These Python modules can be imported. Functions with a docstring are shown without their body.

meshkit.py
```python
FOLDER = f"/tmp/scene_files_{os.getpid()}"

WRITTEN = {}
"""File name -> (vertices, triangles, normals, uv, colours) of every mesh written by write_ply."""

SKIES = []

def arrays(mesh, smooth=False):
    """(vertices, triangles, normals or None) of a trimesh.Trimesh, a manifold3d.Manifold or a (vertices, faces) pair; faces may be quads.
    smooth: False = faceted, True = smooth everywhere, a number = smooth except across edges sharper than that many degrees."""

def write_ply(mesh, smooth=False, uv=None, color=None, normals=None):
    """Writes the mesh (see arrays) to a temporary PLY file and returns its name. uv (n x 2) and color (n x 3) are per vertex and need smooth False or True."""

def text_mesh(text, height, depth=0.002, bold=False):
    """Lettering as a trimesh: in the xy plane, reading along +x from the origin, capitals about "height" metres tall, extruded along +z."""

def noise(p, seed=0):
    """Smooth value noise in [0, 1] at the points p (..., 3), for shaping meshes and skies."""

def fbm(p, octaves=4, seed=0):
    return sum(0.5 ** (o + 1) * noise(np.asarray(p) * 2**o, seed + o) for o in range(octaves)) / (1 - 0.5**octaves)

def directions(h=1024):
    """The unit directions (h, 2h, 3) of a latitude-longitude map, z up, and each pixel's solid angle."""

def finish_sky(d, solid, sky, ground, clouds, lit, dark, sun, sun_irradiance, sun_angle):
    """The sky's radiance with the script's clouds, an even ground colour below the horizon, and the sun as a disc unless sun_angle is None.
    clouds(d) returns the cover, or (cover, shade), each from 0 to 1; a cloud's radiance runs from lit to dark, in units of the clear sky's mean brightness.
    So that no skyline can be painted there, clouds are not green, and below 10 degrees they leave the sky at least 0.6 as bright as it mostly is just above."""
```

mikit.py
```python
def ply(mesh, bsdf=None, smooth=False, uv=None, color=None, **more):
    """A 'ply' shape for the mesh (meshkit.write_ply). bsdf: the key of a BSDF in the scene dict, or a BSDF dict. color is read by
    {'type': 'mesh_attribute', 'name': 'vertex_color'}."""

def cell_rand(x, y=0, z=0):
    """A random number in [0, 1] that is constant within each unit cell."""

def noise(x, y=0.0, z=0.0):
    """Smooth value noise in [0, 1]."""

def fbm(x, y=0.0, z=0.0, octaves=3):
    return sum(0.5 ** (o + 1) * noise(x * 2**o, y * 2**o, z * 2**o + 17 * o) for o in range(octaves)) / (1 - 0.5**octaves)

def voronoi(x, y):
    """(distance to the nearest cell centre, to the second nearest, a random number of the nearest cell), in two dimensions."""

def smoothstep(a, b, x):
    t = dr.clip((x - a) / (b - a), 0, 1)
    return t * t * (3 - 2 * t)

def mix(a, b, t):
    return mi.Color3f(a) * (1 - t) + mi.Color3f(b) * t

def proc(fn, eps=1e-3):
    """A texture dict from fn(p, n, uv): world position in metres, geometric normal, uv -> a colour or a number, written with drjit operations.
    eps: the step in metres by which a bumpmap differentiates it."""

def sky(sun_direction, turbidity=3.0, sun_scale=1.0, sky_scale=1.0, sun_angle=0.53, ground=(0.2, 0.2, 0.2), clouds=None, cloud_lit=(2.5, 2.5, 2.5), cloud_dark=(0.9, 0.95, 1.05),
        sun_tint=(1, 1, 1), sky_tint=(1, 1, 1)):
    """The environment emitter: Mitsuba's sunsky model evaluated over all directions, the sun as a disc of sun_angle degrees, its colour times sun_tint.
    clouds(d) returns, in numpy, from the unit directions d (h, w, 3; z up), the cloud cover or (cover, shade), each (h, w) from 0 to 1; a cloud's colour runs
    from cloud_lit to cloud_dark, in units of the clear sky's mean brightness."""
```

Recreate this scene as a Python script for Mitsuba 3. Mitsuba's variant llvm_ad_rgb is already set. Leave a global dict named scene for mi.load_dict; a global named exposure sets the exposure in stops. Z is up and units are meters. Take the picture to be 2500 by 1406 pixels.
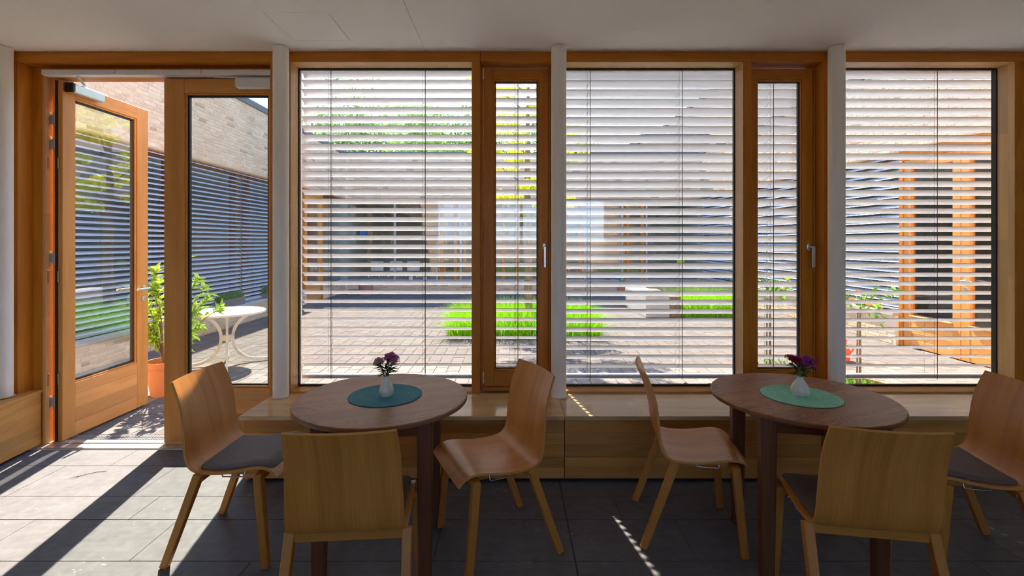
import math, random
import numpy as np, trimesh, mitsuba as mi, mikit, drjit as dr
from scipy.interpolate import PchipInterpolator
rng = np.random.default_rng(7)
T4 = mi.ScalarTransform4f
scene, labels = {}, {}
# ------------------------------------------------------------------ camera, sky, sun, exposure
CX, CY, FPX, EYE = 1248.0, 591.0, 1176.0, 1.46          # principal point and focal length of the shifted lens, eye height
scene['camera'] = {'type': 'perspective', 'fov': math.degrees(2*math.atan(1250/FPX)), 'fov_axis': 'x', 'near_clip': 0.05, 'far_clip': 500.0,
    'principal_point_offset_x': (1250-CX)/2500, 'principal_point_offset_y': (703-CY)/1406,
    'to_world': T4().look_at(origin=[0, 0, EYE], target=[0, 1, EYE], up=[0, 0, 1])}
SUN = (-0.162, 0.83, 1.0)
scene['sky'] = mikit.sky(SUN, turbidity=3.0, sun_scale=0.80, sky_scale=1.0, ground=(0.26, 0.24, 0.22), sky_tint=(.94, 1.0, 1.10), sun_tint=(0.97, 1.0, 1.10))
exposure = 4.15

# ------------------------------------------------------------------ materials
mix, fbm, noise, cell = mikit.mix, mikit.fbm, mikit.noise, mikit.cell_rand
def mat(name, d, two=True):
    scene[name] = {'type': 'twosided', 'b': d} if two else d
def prin(color, rough=.5, spec=.5, **k):
    c = mikit.proc(color) if callable(color) else {'type': 'rgb', 'value': list(color)}
    return {'type': 'principled', 'base_color': c, 'roughness': rough, 'specular': spec, **k}
def wood(a, b, ring=30., stave=0., tone=.5, big=1.):
    def fn(p, n, uv):
        u, v = uv.x, uv.y
        w = fbm(u*1.4*big, v*8.*big, 0., 2)
        t = noise(u*1.1 + 2.5*w, v*ring + 5*w)
        f = noise(u*9., v*420.)
        c = mix(a, b, dr.clip(.62*t + .38*f, 0, 1))
        if stave:
            row = dr.floor(v/stave)
            c = c*(1 - tone*.5 + tone*cell(row, dr.floor(u/.75 + 7*cell(row))))
        return c
    return fn
def figured(a, b, ox, oy, ang):
    ca, sa = math.cos(ang), math.sin(ang)
    def fn(p, n, uv):                                        # crown-cut veneer of a table top: growth rings cut by a slanting plane
        x, y = p.x-ox, p.y-oy
        u, v = x*ca + y*sa, -x*sa + y*ca
        row = dr.floor(v/.115 + 40)
        vv = v - (row-39.5)*.115
        h = .30*(vv*10)*(vv*10) + .40*(u + cell(row)*3) + .30*fbm(u*4., v*16., row*3., 3)
        r = h*34
        r = r - dr.floor(r)
        line = mikit.smoothstep(.35, .95, r)*(1-mikit.smoothstep(.95, 1., r))*mikit.smoothstep(.25, .6, noise(u*2.2, row*5., 2.))
        pore = noise(u*16, v*420.)*.6 + .4*noise(u*3, v*60.)
        t = dr.clip(.42*line + .58*pore - .08, 0, 1)
        t = dr.select(dr.abs(n.z) > .5, t, .55)
        return mix(a, b, t)*(.84+.32*cell(row, 3))
    return fn
OAK_A, OAK_B = (.64, .315, .08), (.44, .18, .034)
mat('m_ceiling', prin((.87, .845, .79), .9, .1))
mat('m_wall_white', prin((.78, .76, .71), .9, .1))
mat('m_column', {'type': 'bumpmap', 't': mikit.proc(lambda p, n, uv: .0012*noise(p.x*160, p.y*160, p.z*160)), 'b': prin((.90, .85, .76), .8, .2)})
mat('m_frame', prin(wood((.64, .25, .026), (.42, .135, .009), 26), .45, .28))
mat('m_door', prin(wood((.74, .345, .095), (.55, .225, .045), 26), .45, .3))
for i, k in enumerate((1.0, .84, 1.12)):
    mat(f'm_oak{i}', prin(wood(tuple(c*k for c in OAK_A), tuple(c*k for c in OAK_B), 22), .42, .4))
    mat(f'm_doorboard{i}', prin(wood(tuple(c*k for c in (.76, .38, .12)), tuple(c*k for c in (.58, .25, .06)), 26), .40, .45))
mat('m_oaktop', prin(wood((.66, .45, .22), (.48, .30, .12), 22, .11, .25), .16, .6, clearcoat=1.0, clearcoat_gloss=.92))
mat('m_chair', prin(wood((.66, .27, .048), (.43, .15, .021), 40), .34, .5, clearcoat=.5, clearcoat_gloss=.7))
mat('m_chairframe', prin(wood((.62, .265, .05), (.42, .155, .023), 26), .45, .35))
mat('m_post', prin(wood((.30, .14, .07), (.18, .08, .04), 26), .5, .3))
mat('m_plyedge', prin((.58, .29, .08), .6, .2))
mat('m_reveal', prin(wood((.70, .42, .17), (.54, .28, .09), 24, .09, .2), .34, .5))
mat('m_tabletop0', prin(figured((.50, .265, .14), (.155, .066, .032), -.60, 2.25, math.radians(24)), .42, .34))
mat('m_tabletop1', prin(figured((.46, .21, .085), (.115, .043, .016), 1.36, 2.265, math.radians(24)), .42, .34))
mat('m_tableleg', prin(wood((.20, .075, .028), (.10, .034, .012), 30), .5, .4))
def slate(p, n, uv):
    a = fbm(p.x*3.1, p.y*3.1, 0, 4); b = fbm(p.x*28, p.y*28, 3., 3); s = noise(p.x*8, p.y*60, 1.)
    c = mix((.088, .091, .098), (.168, .172, .18), dr.clip(.45*a + .55*b + .18*(s-.5), 0, 1))
    return mix(c, (.28, .275, .26), mikit.smoothstep(.91, .96, noise(p.x*61, p.y*61, 9.))*mikit.smoothstep(.52, .7, a))
mat('m_slate', {'type': 'bumpmap', 't': mikit.proc(lambda p, n, uv: .0012*fbm(p.x*24, p.y*24, 0, 3)), 'b': prin(slate, .55, .25)})
mat('m_grout', prin((.085, .085, .085), .9, .1))
mat('m_dark', prin((.012, .012, .013), .55, .3))
mat('m_rubber', prin((.015, .015, .017), .4, .4))
mat('m_white', prin((.72, .72, .71), .35, .5))
mat('m_paint_garden', prin(lambda p, n, uv: mix((.80, .79, .74), (.66, .62, .52), mikit.smoothstep(.55, .8, fbm(p.x*9, p.y*9, p.z*9))), .5, .4))
mat('m_alu', prin((.60, .61, .62), .32, .5, metallic=.85))
mat('m_alu_dull', prin((.40, .41, .42), .45, .5, metallic=.4))
mat('m_steel', {'type': 'roughconductor', 'material': 'Cr', 'alpha': .18})
mat('m_brass', prin((.55, .42, .16), .35, .5, metallic=.8))
mat('m_slat', prin((.50, .515, .535), .30, .5, metallic=.25))
mat('m_slat_wing', prin((.50, .55, .62), .35, .5))
mat('m_cord', prin((.02, .02, .022), .7, .2))
mat('m_felt', prin(lambda p, n, uv: mix((.11, .105, .102), (.26, .245, .235), noise(p.x*900, p.y*900, p.z*900)), .95, .1, sheen=.5))
mat('m_felt_brown', prin(lambda p, n, uv: mix((.09, .068, .060), (.215, .165, .15), noise(p.x*900, p.y*900, p.z*900)), .95, .1, sheen=.5))
def woven(c, ox, oy):
    def fn(p, n, uv):
        r = dr.sqrt(dr.square(p.x-ox)+dr.square(p.y-oy)); w = dr.abs(dr.sin(r*316.)); a = dr.atan2(p.y-oy, p.x-ox)
        return mi.Color3f(c)*(.55+.45*w)*(.85+.3*noise(a*r*260., r*100.))
    return fn
mat('m_teal', prin(woven((.10, .34, .43), -.590, 2.263), .75, .2))
mat('m_mint', prin(woven((.36, .84, .62), 1.353, 2.252), .75, .2))
mat('m_porcelain', prin((.74, .73, .66), .16, .55))
mat('m_glass', {'type': 'thindielectric', 'int_ior': 1.5}, False)
mat('m_glass_door', {'type': 'thindielectric', 'int_ior': 1.95, 'specular_transmittance': {'type': 'rgb', 'value': [.89, .95, .94]}}, False)
mat('m_glass_wing', {'type': 'thindielectric', 'int_ior': 1.55}, False)
mat('m_roofedge', prin((.075, .083, .092), .5, .4))
mat('m_mortar', prin((.80, .68, .53), .9, .1))
BRICK = [(.72, .535, .36), (.75, .575, .40), (.67, .48, .315), (.50, .345, .225)]
for i, c in enumerate(BRICK):
    mat(f'm_brick{i}', prin((lambda c: lambda p, n, uv: mi.Color3f(c)*(.84+.32*fbm(p.x*22, p.y*22, p.z*22)))(c), .9, .15))
mat('m_brickfield', {'type': 'diffuse', 'reflectance': {'type': 'mesh_attribute', 'name': 'vertex_color'}})
PAVE = [(.160, .151, .140), (.152, .141, .129), (.168, .159, .149), (.156, .145, .132)]
for i, c in enumerate(PAVE):
    mat(f'm_paver{i}', prin((lambda c: lambda p, n, uv: mi.Color3f(c)*(.86+.28*fbm(p.x*31, p.y*31, 0)))(c), .85, .2))
mat('m_sand', prin((.13, .115, .10), .95, .1))
mat('m_concrete', prin(lambda p, n, uv: mix((.42, .41, .39), (.52, .51, .48), fbm(p.x*7, p.y*7, p.z*7)), .8, .2))
mat('m_stone_sill', prin((.45, .44, .42), .6, .3))
mat('m_terracotta', prin(lambda p, n, uv: mix((.60, .22, .085), (.70, .31, .15), fbm(p.x*11, p.y*11, p.z*11)), .7, .25))
mat('m_pot_pink', prin((.46, .22, .19), .6, .3))
mat('m_pot_grey', prin((.16, .17, .18), .6, .3))
mat('m_soil', prin((.05, .035, .025), .95, .1))
mat('m_bark', prin(lambda p, n, uv: mix((.16, .115, .08), (.32, .24, .17), fbm(p.x*40, p.y*40, p.z*9)), .9, .1))
mat('m_stem', prin((.10, .16, .04), .7, .2))
def leafmat(name, c, tr=1.0):
    scene[name] = {'type': 'principledthin', 'base_color': {'type': 'rgb', 'value': list(c)}, 'roughness': .45, 'diff_trans': tr, 'spec_trans': 0.0}
leafmat('m_leaf', (.42, .58, .10)); leafmat('m_leaf_b', (.28, .46, .07)); leafmat('m_leaf_rose', (.16, .36, .055))
leafmat('m_leaf_gold', (.70, .74, .05)); leafmat('m_leaf_hedge', (.16, .30, .06)); leafmat('m_leaf_willow', (.30, .44, .16))
leafmat('m_grass', (.24, .52, .018), .8); leafmat('m_leaf_dark', (.045, .10, .025), .6)
leafmat('m_petal_pink', (.62, .20, .46)); leafmat('m_petal_pale', (.62, .36, .38)); leafmat('m_petal_red', (.36, .02, .07)); leafmat('m_petal_purple', (.52, .07, .42))
leafmat('m_petal_orange', (.90, .30, .10), .7); leafmat('m_petal_yellow', (.85, .65, .05), .7)
mat('m_blue', prin((.03, .20, .52), .5, .4)); mat('m_lime', prin((.45, .62, .04), .6, .3)); mat('m_red', prin((.72, .10, .045), .45, .4))
mat('m_room_dark', prin((.30, .35, .28), .9, .1)); mat('m_room_light', prin((.45, .45, .40), .9, .1)); mat('m_room_floor', prin((.11, .10, .09), .6, .3))
mat('m_green_sign', prin((.02, .34, .14), .5, .3))

# ------------------------------------------------------------------ mesh helpers
def _chamfer_faces():
    c = []
    for s in np.array(np.meshgrid([-1, 1], [-1, 1], [-1, 1], indexing='ij')).reshape(3, -1).T:
        for k in range(3):
            q = s*np.array([.7, .8, .9]); q[k] = s[k]*[1., 1.1, 1.2][k]; c.append(q)
    return trimesh.convex.convex_hull(np.array(c)), np.array(c)
_h, _c = _chamfer_faces()
_map = [int(np.argmin(((_c-v)**2).sum(1))) for v in _h.vertices]
CH_F = np.array([[_map[i] for i in f] for f in _h.faces])
CH_S = np.repeat(np.array(np.meshgrid([-1, 1], [-1, 1], [-1, 1], indexing='ij')).reshape(3, -1).T, 3, 0)
CH_K = np.tile(np.arange(3), 8)
class M:
    """Collects vertices, triangles and uv (grain lengths in metres) of ONE mesh."""
    def __init__(s): s.v, s.f, s.uv, s.n = [], [], [], 0
    def add(s, v, f, uv=None):
        v, f = np.asarray(v, float), np.asarray(f, int)
        if f.shape[1] == 4: f = np.vstack([f[:, [0, 1, 2]], f[:, [0, 2, 3]]])
        s.v.append(v); s.f.append(f+s.n); s.uv.append(np.zeros((len(v), 2)) if uv is None else uv); s.n += len(v)
        return s
    def box(s, x0, x1, y0, y1, z0, z1, b=.002, g=None, R=None, o=None, off=None):
        lo, hi = np.array([x0, y0, z0], float), np.array([x1, y1, z1], float)
        h, c = (hi-lo)/2, (hi+lo)/2
        b = min(b, .45*h.min())
        off = rng.uniform(0, 9, 2) if off is None else off
        g = int(np.argmax(h)) if g is None else 'xyz'.index(g)
        v = CH_S*(h-b); v[np.arange(24), CH_K] = CH_S[np.arange(24), CH_K]*h[CH_K]
        o2 = [k for k in range(3) if k != g]
        uv = np.stack([v[:, g]+off[0], v[:, o2[0]]+v[:, o2[1]]+off[1]], 1)
        v = v+c
        if R is not None: v = v@np.asarray(R).T
        if o is not None: v = v+np.asarray(o)
        return s.add(v, CH_F if R is None or np.linalg.det(R) > 0 else CH_F[:, ::-1], uv)
    def beam(s, p, q, w, d, up=(0, 0, 1), b=.003, w1=None, d1=None):
        """A bar of section w x d from p to q; ends cut level with the axes when it leans."""
        p, q = np.array(p, float), np.array(q, float); t = q-p; L = np.linalg.norm(t); t /= L
        if abs(t@np.asarray(up, float)) > .97: up = (0, 1, 0)
        a = np.cross(t, up); a /= np.linalg.norm(a); c = np.cross(a, t)
        w1, d1 = w1 or w, d1 or d
        vv = CH_S*1.; off = rng.uniform(0, 9, 2)
        h = np.array([w/2, d/2, L/2])
        v = CH_S*(h-b); v[np.arange(24), CH_K] = CH_S[np.arange(24), CH_K]*h[CH_K]
        k = (v[:, 2]+L/2)/L
        sx, sy = 1+(w1/w-1)*k, 1+(d1/d-1)*k
        uv = np.stack([v[:, 2]+off[0], v[:, 0]+v[:, 1]+off[1]], 1)
        return s.add(p + (v[:, :1]*sx[:, None])*a + (v[:, 1:2]*sy[:, None])*c + (v[:, 2:]+L/2)*t, CH_F, uv)
    def tube(s, pts, r, n=8, cap=True):
        p = np.asarray(pts, float); r = np.broadcast_to(r, (len(p),))
        t = np.gradient(p, axis=0); t /= np.linalg.norm(t, axis=1, keepdims=True)+1e-12
        ref = np.array([0, 0, 1.]) if abs(t[:, 2]).max() < .93 else np.array([.31, .95, .05])
        a = np.cross(t, ref); a /= np.linalg.norm(a, axis=1, keepdims=True)+1e-12
        b = np.cross(t, a); an = np.arange(n)*2*np.pi/n
        v = p[:, None]+r[:, None, None]*(np.cos(an)[None, :, None]*a[:, None]+np.sin(an)[None, :, None]*b[:, None])
        i, j = np.meshgrid(np.arange(len(p)-1), np.arange(n), indexing='ij')
        q = np.stack([i*n+j, i*n+(j+1) % n, (i+1)*n+(j+1) % n, (i+1)*n+j], -1).reshape(-1, 4)
        v = v.reshape(-1, 3); f = [q[:, [0, 1, 2]], q[:, [0, 2, 3]]]
        if cap:
            k = len(v); v = np.vstack([v, p[:1], p[-1:]]); m0 = (len(p)-1)*n
            f += [np.array([[(jj+1) % n, jj, k] for jj in range(n)]), np.array([[m0+jj, m0+(jj+1) % n, k+1] for jj in range(n)])]
        return s.add(v, np.vstack(f))
    def lathe(s, prof, o=(0, 0, 0), n=48, flute=0, depth=0.):
        p = np.asarray(prof, float); an = np.arange(n)*2*np.pi/n
        k = 1+depth*np.cos(flute*an) if flute else np.ones(n)
        rr = np.maximum(p[:, :1], 1e-4)
        v = np.stack([rr*np.cos(an)*k, rr*np.sin(an)*k, np.broadcast_to(p[:, 1:], (len(p), n))], -1).reshape(-1, 3)+np.asarray(o)
        i, j = np.meshgrid(np.arange(len(p)-1), np.arange(n), indexing='ij')
        q = np.stack([i*n+j, i*n+(j+1) % n, (i+1)*n+(j+1) % n, (i+1)*n+j], -1).reshape(-1, 4)
        return s.add(v, q)
    def quad(s, a, b, c, d): return s.add([a, b, c, d], [[0, 1, 2, 3]])
    def prism(s, poly, y0, y1, axis='y'):
        """poly: (a, z) outline, counter-clockwise, extruded along an axis."""
        import shapely.geometry as sg
        m = trimesh.creation.extrude_polygon(sg.Polygon(poly), y1-y0, engine='earcut')
        v = np.array(m.vertices)
        v = np.stack([v[:, 0], v[:, 2]+y0, v[:, 1]], 1) if axis == 'y' else np.stack([v[:, 2]+y0, v[:, 0], v[:, 1]], 1) if axis == 'x' else np.stack([v[:, 0], v[:, 1], v[:, 2]+y0], 1)
        f = np.array(m.faces)
        return s.add(v, f[:, ::-1] if axis == 'y' else f, np.stack([v[:, 0], v[:, 1]+v[:, 2]], 1))
    def get(s): return np.vstack(s.v), np.vstack(s.f), np.vstack(s.uv)

def key(name, parent=None):
    k = name if parent is None else f'{parent}__{name}'
    if k not in scene and k not in used: used.add(k); return k
    i = 1
    while f'{k}_{i:03d}' in used: i += 1
    used.add(f'{k}_{i:03d}'); return f'{k}_{i:03d}'
used = set()
def ply(m, bsdf, smooth=False, uv=False):
    v, f, u = m.get()
    return mikit.ply((v, f), bsdf, smooth=smooth, uv=u if uv else None)
def put(name, d, parent=None, label=None, cat=None, group=None, kind=None, to=None):
    k = key(name, parent)
    scene[k] = {**d, 'to_world': to} if to is not None else d
    tag(k, label, cat, group, kind)
    return k
def obj(name, m, bsdf, parent=None, smooth=False, uv=False, **k):
    return put(name, ply(m, bsdf, smooth, uv), parent, **k)
def tag(k, label=None, cat=None, group=None, kind=None):
    d = {a: b for a, b in (('label', label), ('category', cat), ('group', group), ('kind', kind)) if b}
    if d: labels[k] = d
def thing(name, label=None, cat=None, group=None, kind=None):
    k = key(name); tag(k, label, cat, group, kind); return k
def wbox(name, mat_, parent, *a, g=None, b=.002, **k):
    return obj(name, M().box(*a, b=b, g=g), mat_, parent, uv=True, **k)
def mat4(x, y, z): return np.array([x, y, z]).T
def frame_tw(o, y, up, s=1.0, sx=None):
    """Transform taking +y to y and +z towards up, scaled."""
    y = np.array(y, float); y /= np.linalg.norm(y); x = np.cross(y, up); nx = np.linalg.norm(x)
    x = x/nx if nx > 1e-6 else np.array([1., 0, 0]); z = np.cross(x, y)
    m = np.eye(4); m[:3, 0] = x*(sx or s); m[:3, 1] = y*s; m[:3, 2] = z*s; m[:3, 3] = o
    return T4(m.tolist())
def seen(p):
    """Does a point fall into one of the openings of the window wall, as seen from the camera?"""
    u, v = CX+p[0]/p[1]*FPX, CY+(EYE-p[2])/p[1]*FPX
    return ((150 < u < 402 and 180 < v < 1080) or (452 < u < 660 and 225 < v < 948) or (735 < u < 2420 and 168 < v < 948)) and not 1316 < u < 1380 and not 1955 < u < 2060

# ------------------------------------------------------------------ room shell
YF, YG, ZC = 3.345, 3.468, 2.785            # front of the window frames, glazing plane, ceiling
COLX = [-3.449, -1.563, .323, 2.209, 4.095]
fl = thing('floor', 'dark grey stone tile floor of the dining room', kind='structure')
obj('bed', M().box(-3.9, 4.3, -4.1, 3.39, -.14, -.004, b=0), 'm_grout', fl)
rows = [(3.147, 3.387), (2.767, 3.145), (2.536, 2.765), (2.206, 2.534), (1.866, 2.204), (1.636, 1.864), (1.256, 1.634), (.926, 1.254)]
cuts = [[-3.6, -2.62, -1.55, -.75, .293, .93, 1.75, 2.6, 3.4], [-3.6, -2.905, -2.175, -1.36, -.52, .293, 1.31, 2.2, 3.1, 3.9], [-3.6, -2.9, -2.015, -1.2, -.6, .293, .587, 1.45, 2.3, 3.2], [-3.6, -2.5, -1.75, -.358, .293, .857, 1.7, 2.35, 3.1],
        [-3.6, -2.6, -1.19, -.178, .293, 1.35, 2.1, 3.0], [-3.6, -2.4, -1.5, -.6, .293, 1.1, 2.0, 2.9], [-3.6, -2.7, -1.7, -.8, .293, 1.0, 1.9, 2.8], [-3.6, -2.5, -1.4, -.5, .293, 1.2, 2.1, 3.0]]
for (y0, y1), cs in zip(rows, cuts):
    for x0, x1 in zip(cs, cs[1:]+[4.2]):
        g0, g1 = (.004 if x0 == .293 else .0012), (.004 if x1 == .293 else .0012)
        obj('tile', M().box(x0+g0, x1-g1, y0+.0005, y1-.0005, -.02, rng.uniform(-.0004, .0002), b=.0008), 'm_slate', fl)
obj('slab', M().box(-3.9, 4.3, -4.1, .924, -.02, 0, b=0), 'm_slate', fl)
ce = thing('ceiling', 'white plastered ceiling with a hatch and a fine joint line', kind='structure')
HX0, HX1, HY0, HY1 = -1.432, -1.057, 2.781, 3.166
c = M()                                                             # slab in panels around the joint and the hatch
c.box(-3.9, HX0, -4.1, 3.5, ZC, ZC+.03, b=.0008); c.box(HX1, -.5935, -4.1, 3.5, ZC, ZC+.03, b=.0008)
c.box(HX0+0, HX1, -4.1, HY0, ZC, ZC+.03, b=.0005); c.box(HX0, HX1, HY1, 3.5, ZC, ZC+.03, b=.0005)
c.box(-.5915, 4.3, -4.1, 3.5, ZC, ZC+.03, b=.0008)
obj('panels', c, 'm_ceiling', ce)
obj('slab', M().box(-3.9, 4.3, -4.1, 3.56, ZC+.032, ZC+.3, b=0), 'm_ceiling', ce)
obj('hatch', M().box(HX0+.002, HX1-.004, HY0+.002, HY1-.002, ZC+.0005, ZC+.03, b=.001), 'm_ceiling', ce, label='flush square access hatch')
obj('wall_left', M().box(-3.95, -3.75, -4.1, 3.6, 0, ZC, b=0), 'm_wall_white', kind='structure')
obj('wall_right', M().box(4.2, 4.4, -4.1, 3.6, 0, ZC, b=0), 'm_wall_white', kind='structure')
wb = thing('wall_back', kind='structure')
obj('upstand', M().box(-3.75, 4.2, -4.15, -4.0, 0, 1.0, b=0), 'm_wall_white', wb)
obj('lintel', M().box(-3.75, 4.2, -4.15, -4.0, 2.4, ZC, b=0), 'm_wall_white', wb)
for x in (-3.75, 2.2): obj('wall', M().box(x, x+2.0, -4.15, -4.0, 1.0, 2.4, b=0), 'm_wall_white', wb)
for x in (-1.75, .2, 2.13): wbox('post', 'm_frame', wb, x, x+.07, -4.13, -4.03, 1.0, 2.4)
wf = thing('wall_front', 'outer brick face of the dining room above the windows', kind='structure')
obj('parapet', M().box(-4.84, 5.49, 3.57, 3.74, 2.77, 4.0, b=.003), 'm_brick0', wf)
obj('pier', M().box(-4.84, -3.47, 3.50, 3.74, 0, 2.77, b=.003), 'm_brick0', wf)
obj('pier', M().box(4.13, 5.49, 3.50, 3.74, 0, 2.77, b=.003), 'm_brick0', wf)
obj('roof', M().box(-4.84, 5.49, -4.2, 3.76, 4.0, 4.1, b=.003), 'm_roofedge', wf)
obj('soffit', M().box(-3.47, 4.13, 3.40, 3.57, 2.80, 2.86, b=.001), 'm_frame', wf)
# columns
wherecol = ['white round column at the left edge of the picture, left of the open door', 'white round column between the door and the first blind window', 'white round column right of the first narrow casement window', 'white round column behind the right-hand table', 'white round column beyond the right edge']
for i, x in enumerate(COLX):
    k = thing('column', wherecol[i], 'column', 'round columns along the window wall')
    z0 = .41
    obj('shaft', M().lathe([(.0, z0), (.051, z0), (.051, ZC-.004), (.0, ZC-.004)], (x, 3.27, 0), 48), 'm_column', k, smooth=30)
    obj('base_ring', M().lathe([(.0, z0), (.062, z0), (.062, z0+.004), (.058, z0+.006), (0, z0+.006)], (x, 3.27, 0), 48), 'm_oaktop', k, smooth=30)
# ------------------------------------------------------------------ timber frame of the window wall
def reveal_frame(name, x0, x1, label):
    """Fixed light: deep timber jambs, head and sill, black glazing gasket, one pane."""
    k = thing(name, label, kind='structure')
    obj('pane', M().quad((x0+.004, YG+.012, .425), (x1-.004, YG+.012, .425), (x1-.004, YG+.012, 2.708), (x0+.004, YG+.012, 2.708)), 'm_glass', k)
    g = M()
    for a in ((x0, x0+.010, .423, 2.712), (x1-.010, x1, .423, 2.712)): g.box(a[0], a[1], YG, YG+.024, a[2], a[3], b=.002)
    for z in (.423, 2.700): g.box(x0+.010, x1-.010, YG, YG+.024, z, z+.012, b=.002)
    obj('gasket', g, 'm_rubber', k)
    wbox('outer_sash', 'm_dark', k, x0-.03, x0-.001, YG+.026, YG+.05, .40, 2.72); wbox('outer_sash', 'm_dark', k, x1+.001, x1+.03, YG+.026, YG+.05, .40, 2.72)
    wbox('frame_sill', 'm_oak0', k, x0, x1, YF+.001, YG+.03, .39, .422)
    for a in (x0-.0005, x1-.0025): wbox('reveal_board', 'm_reveal', k, a, a+.003, YF+.003, YG-.001, .423, 2.711, g='z', b=.0008)
    wbox('reveal_board', 'm_reveal', k, x0+.003, x1-.003, YF+.003, YG-.001, 2.711, 2.7145, g='x', b=.0008)
    return k
W = {1: (-1.535, -.272), 3: (.351, 1.614), 5: (2.237, 3.502)}
reveal_frame('window_1', *W[1], 'wide fixed window behind the left-hand table')
reveal_frame('window_3', *W[3], 'wide fixed window in the middle behind the lone chair')
reveal_frame('window_5', *W[5], 'wide fixed window at the right behind the corner chair')
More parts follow.
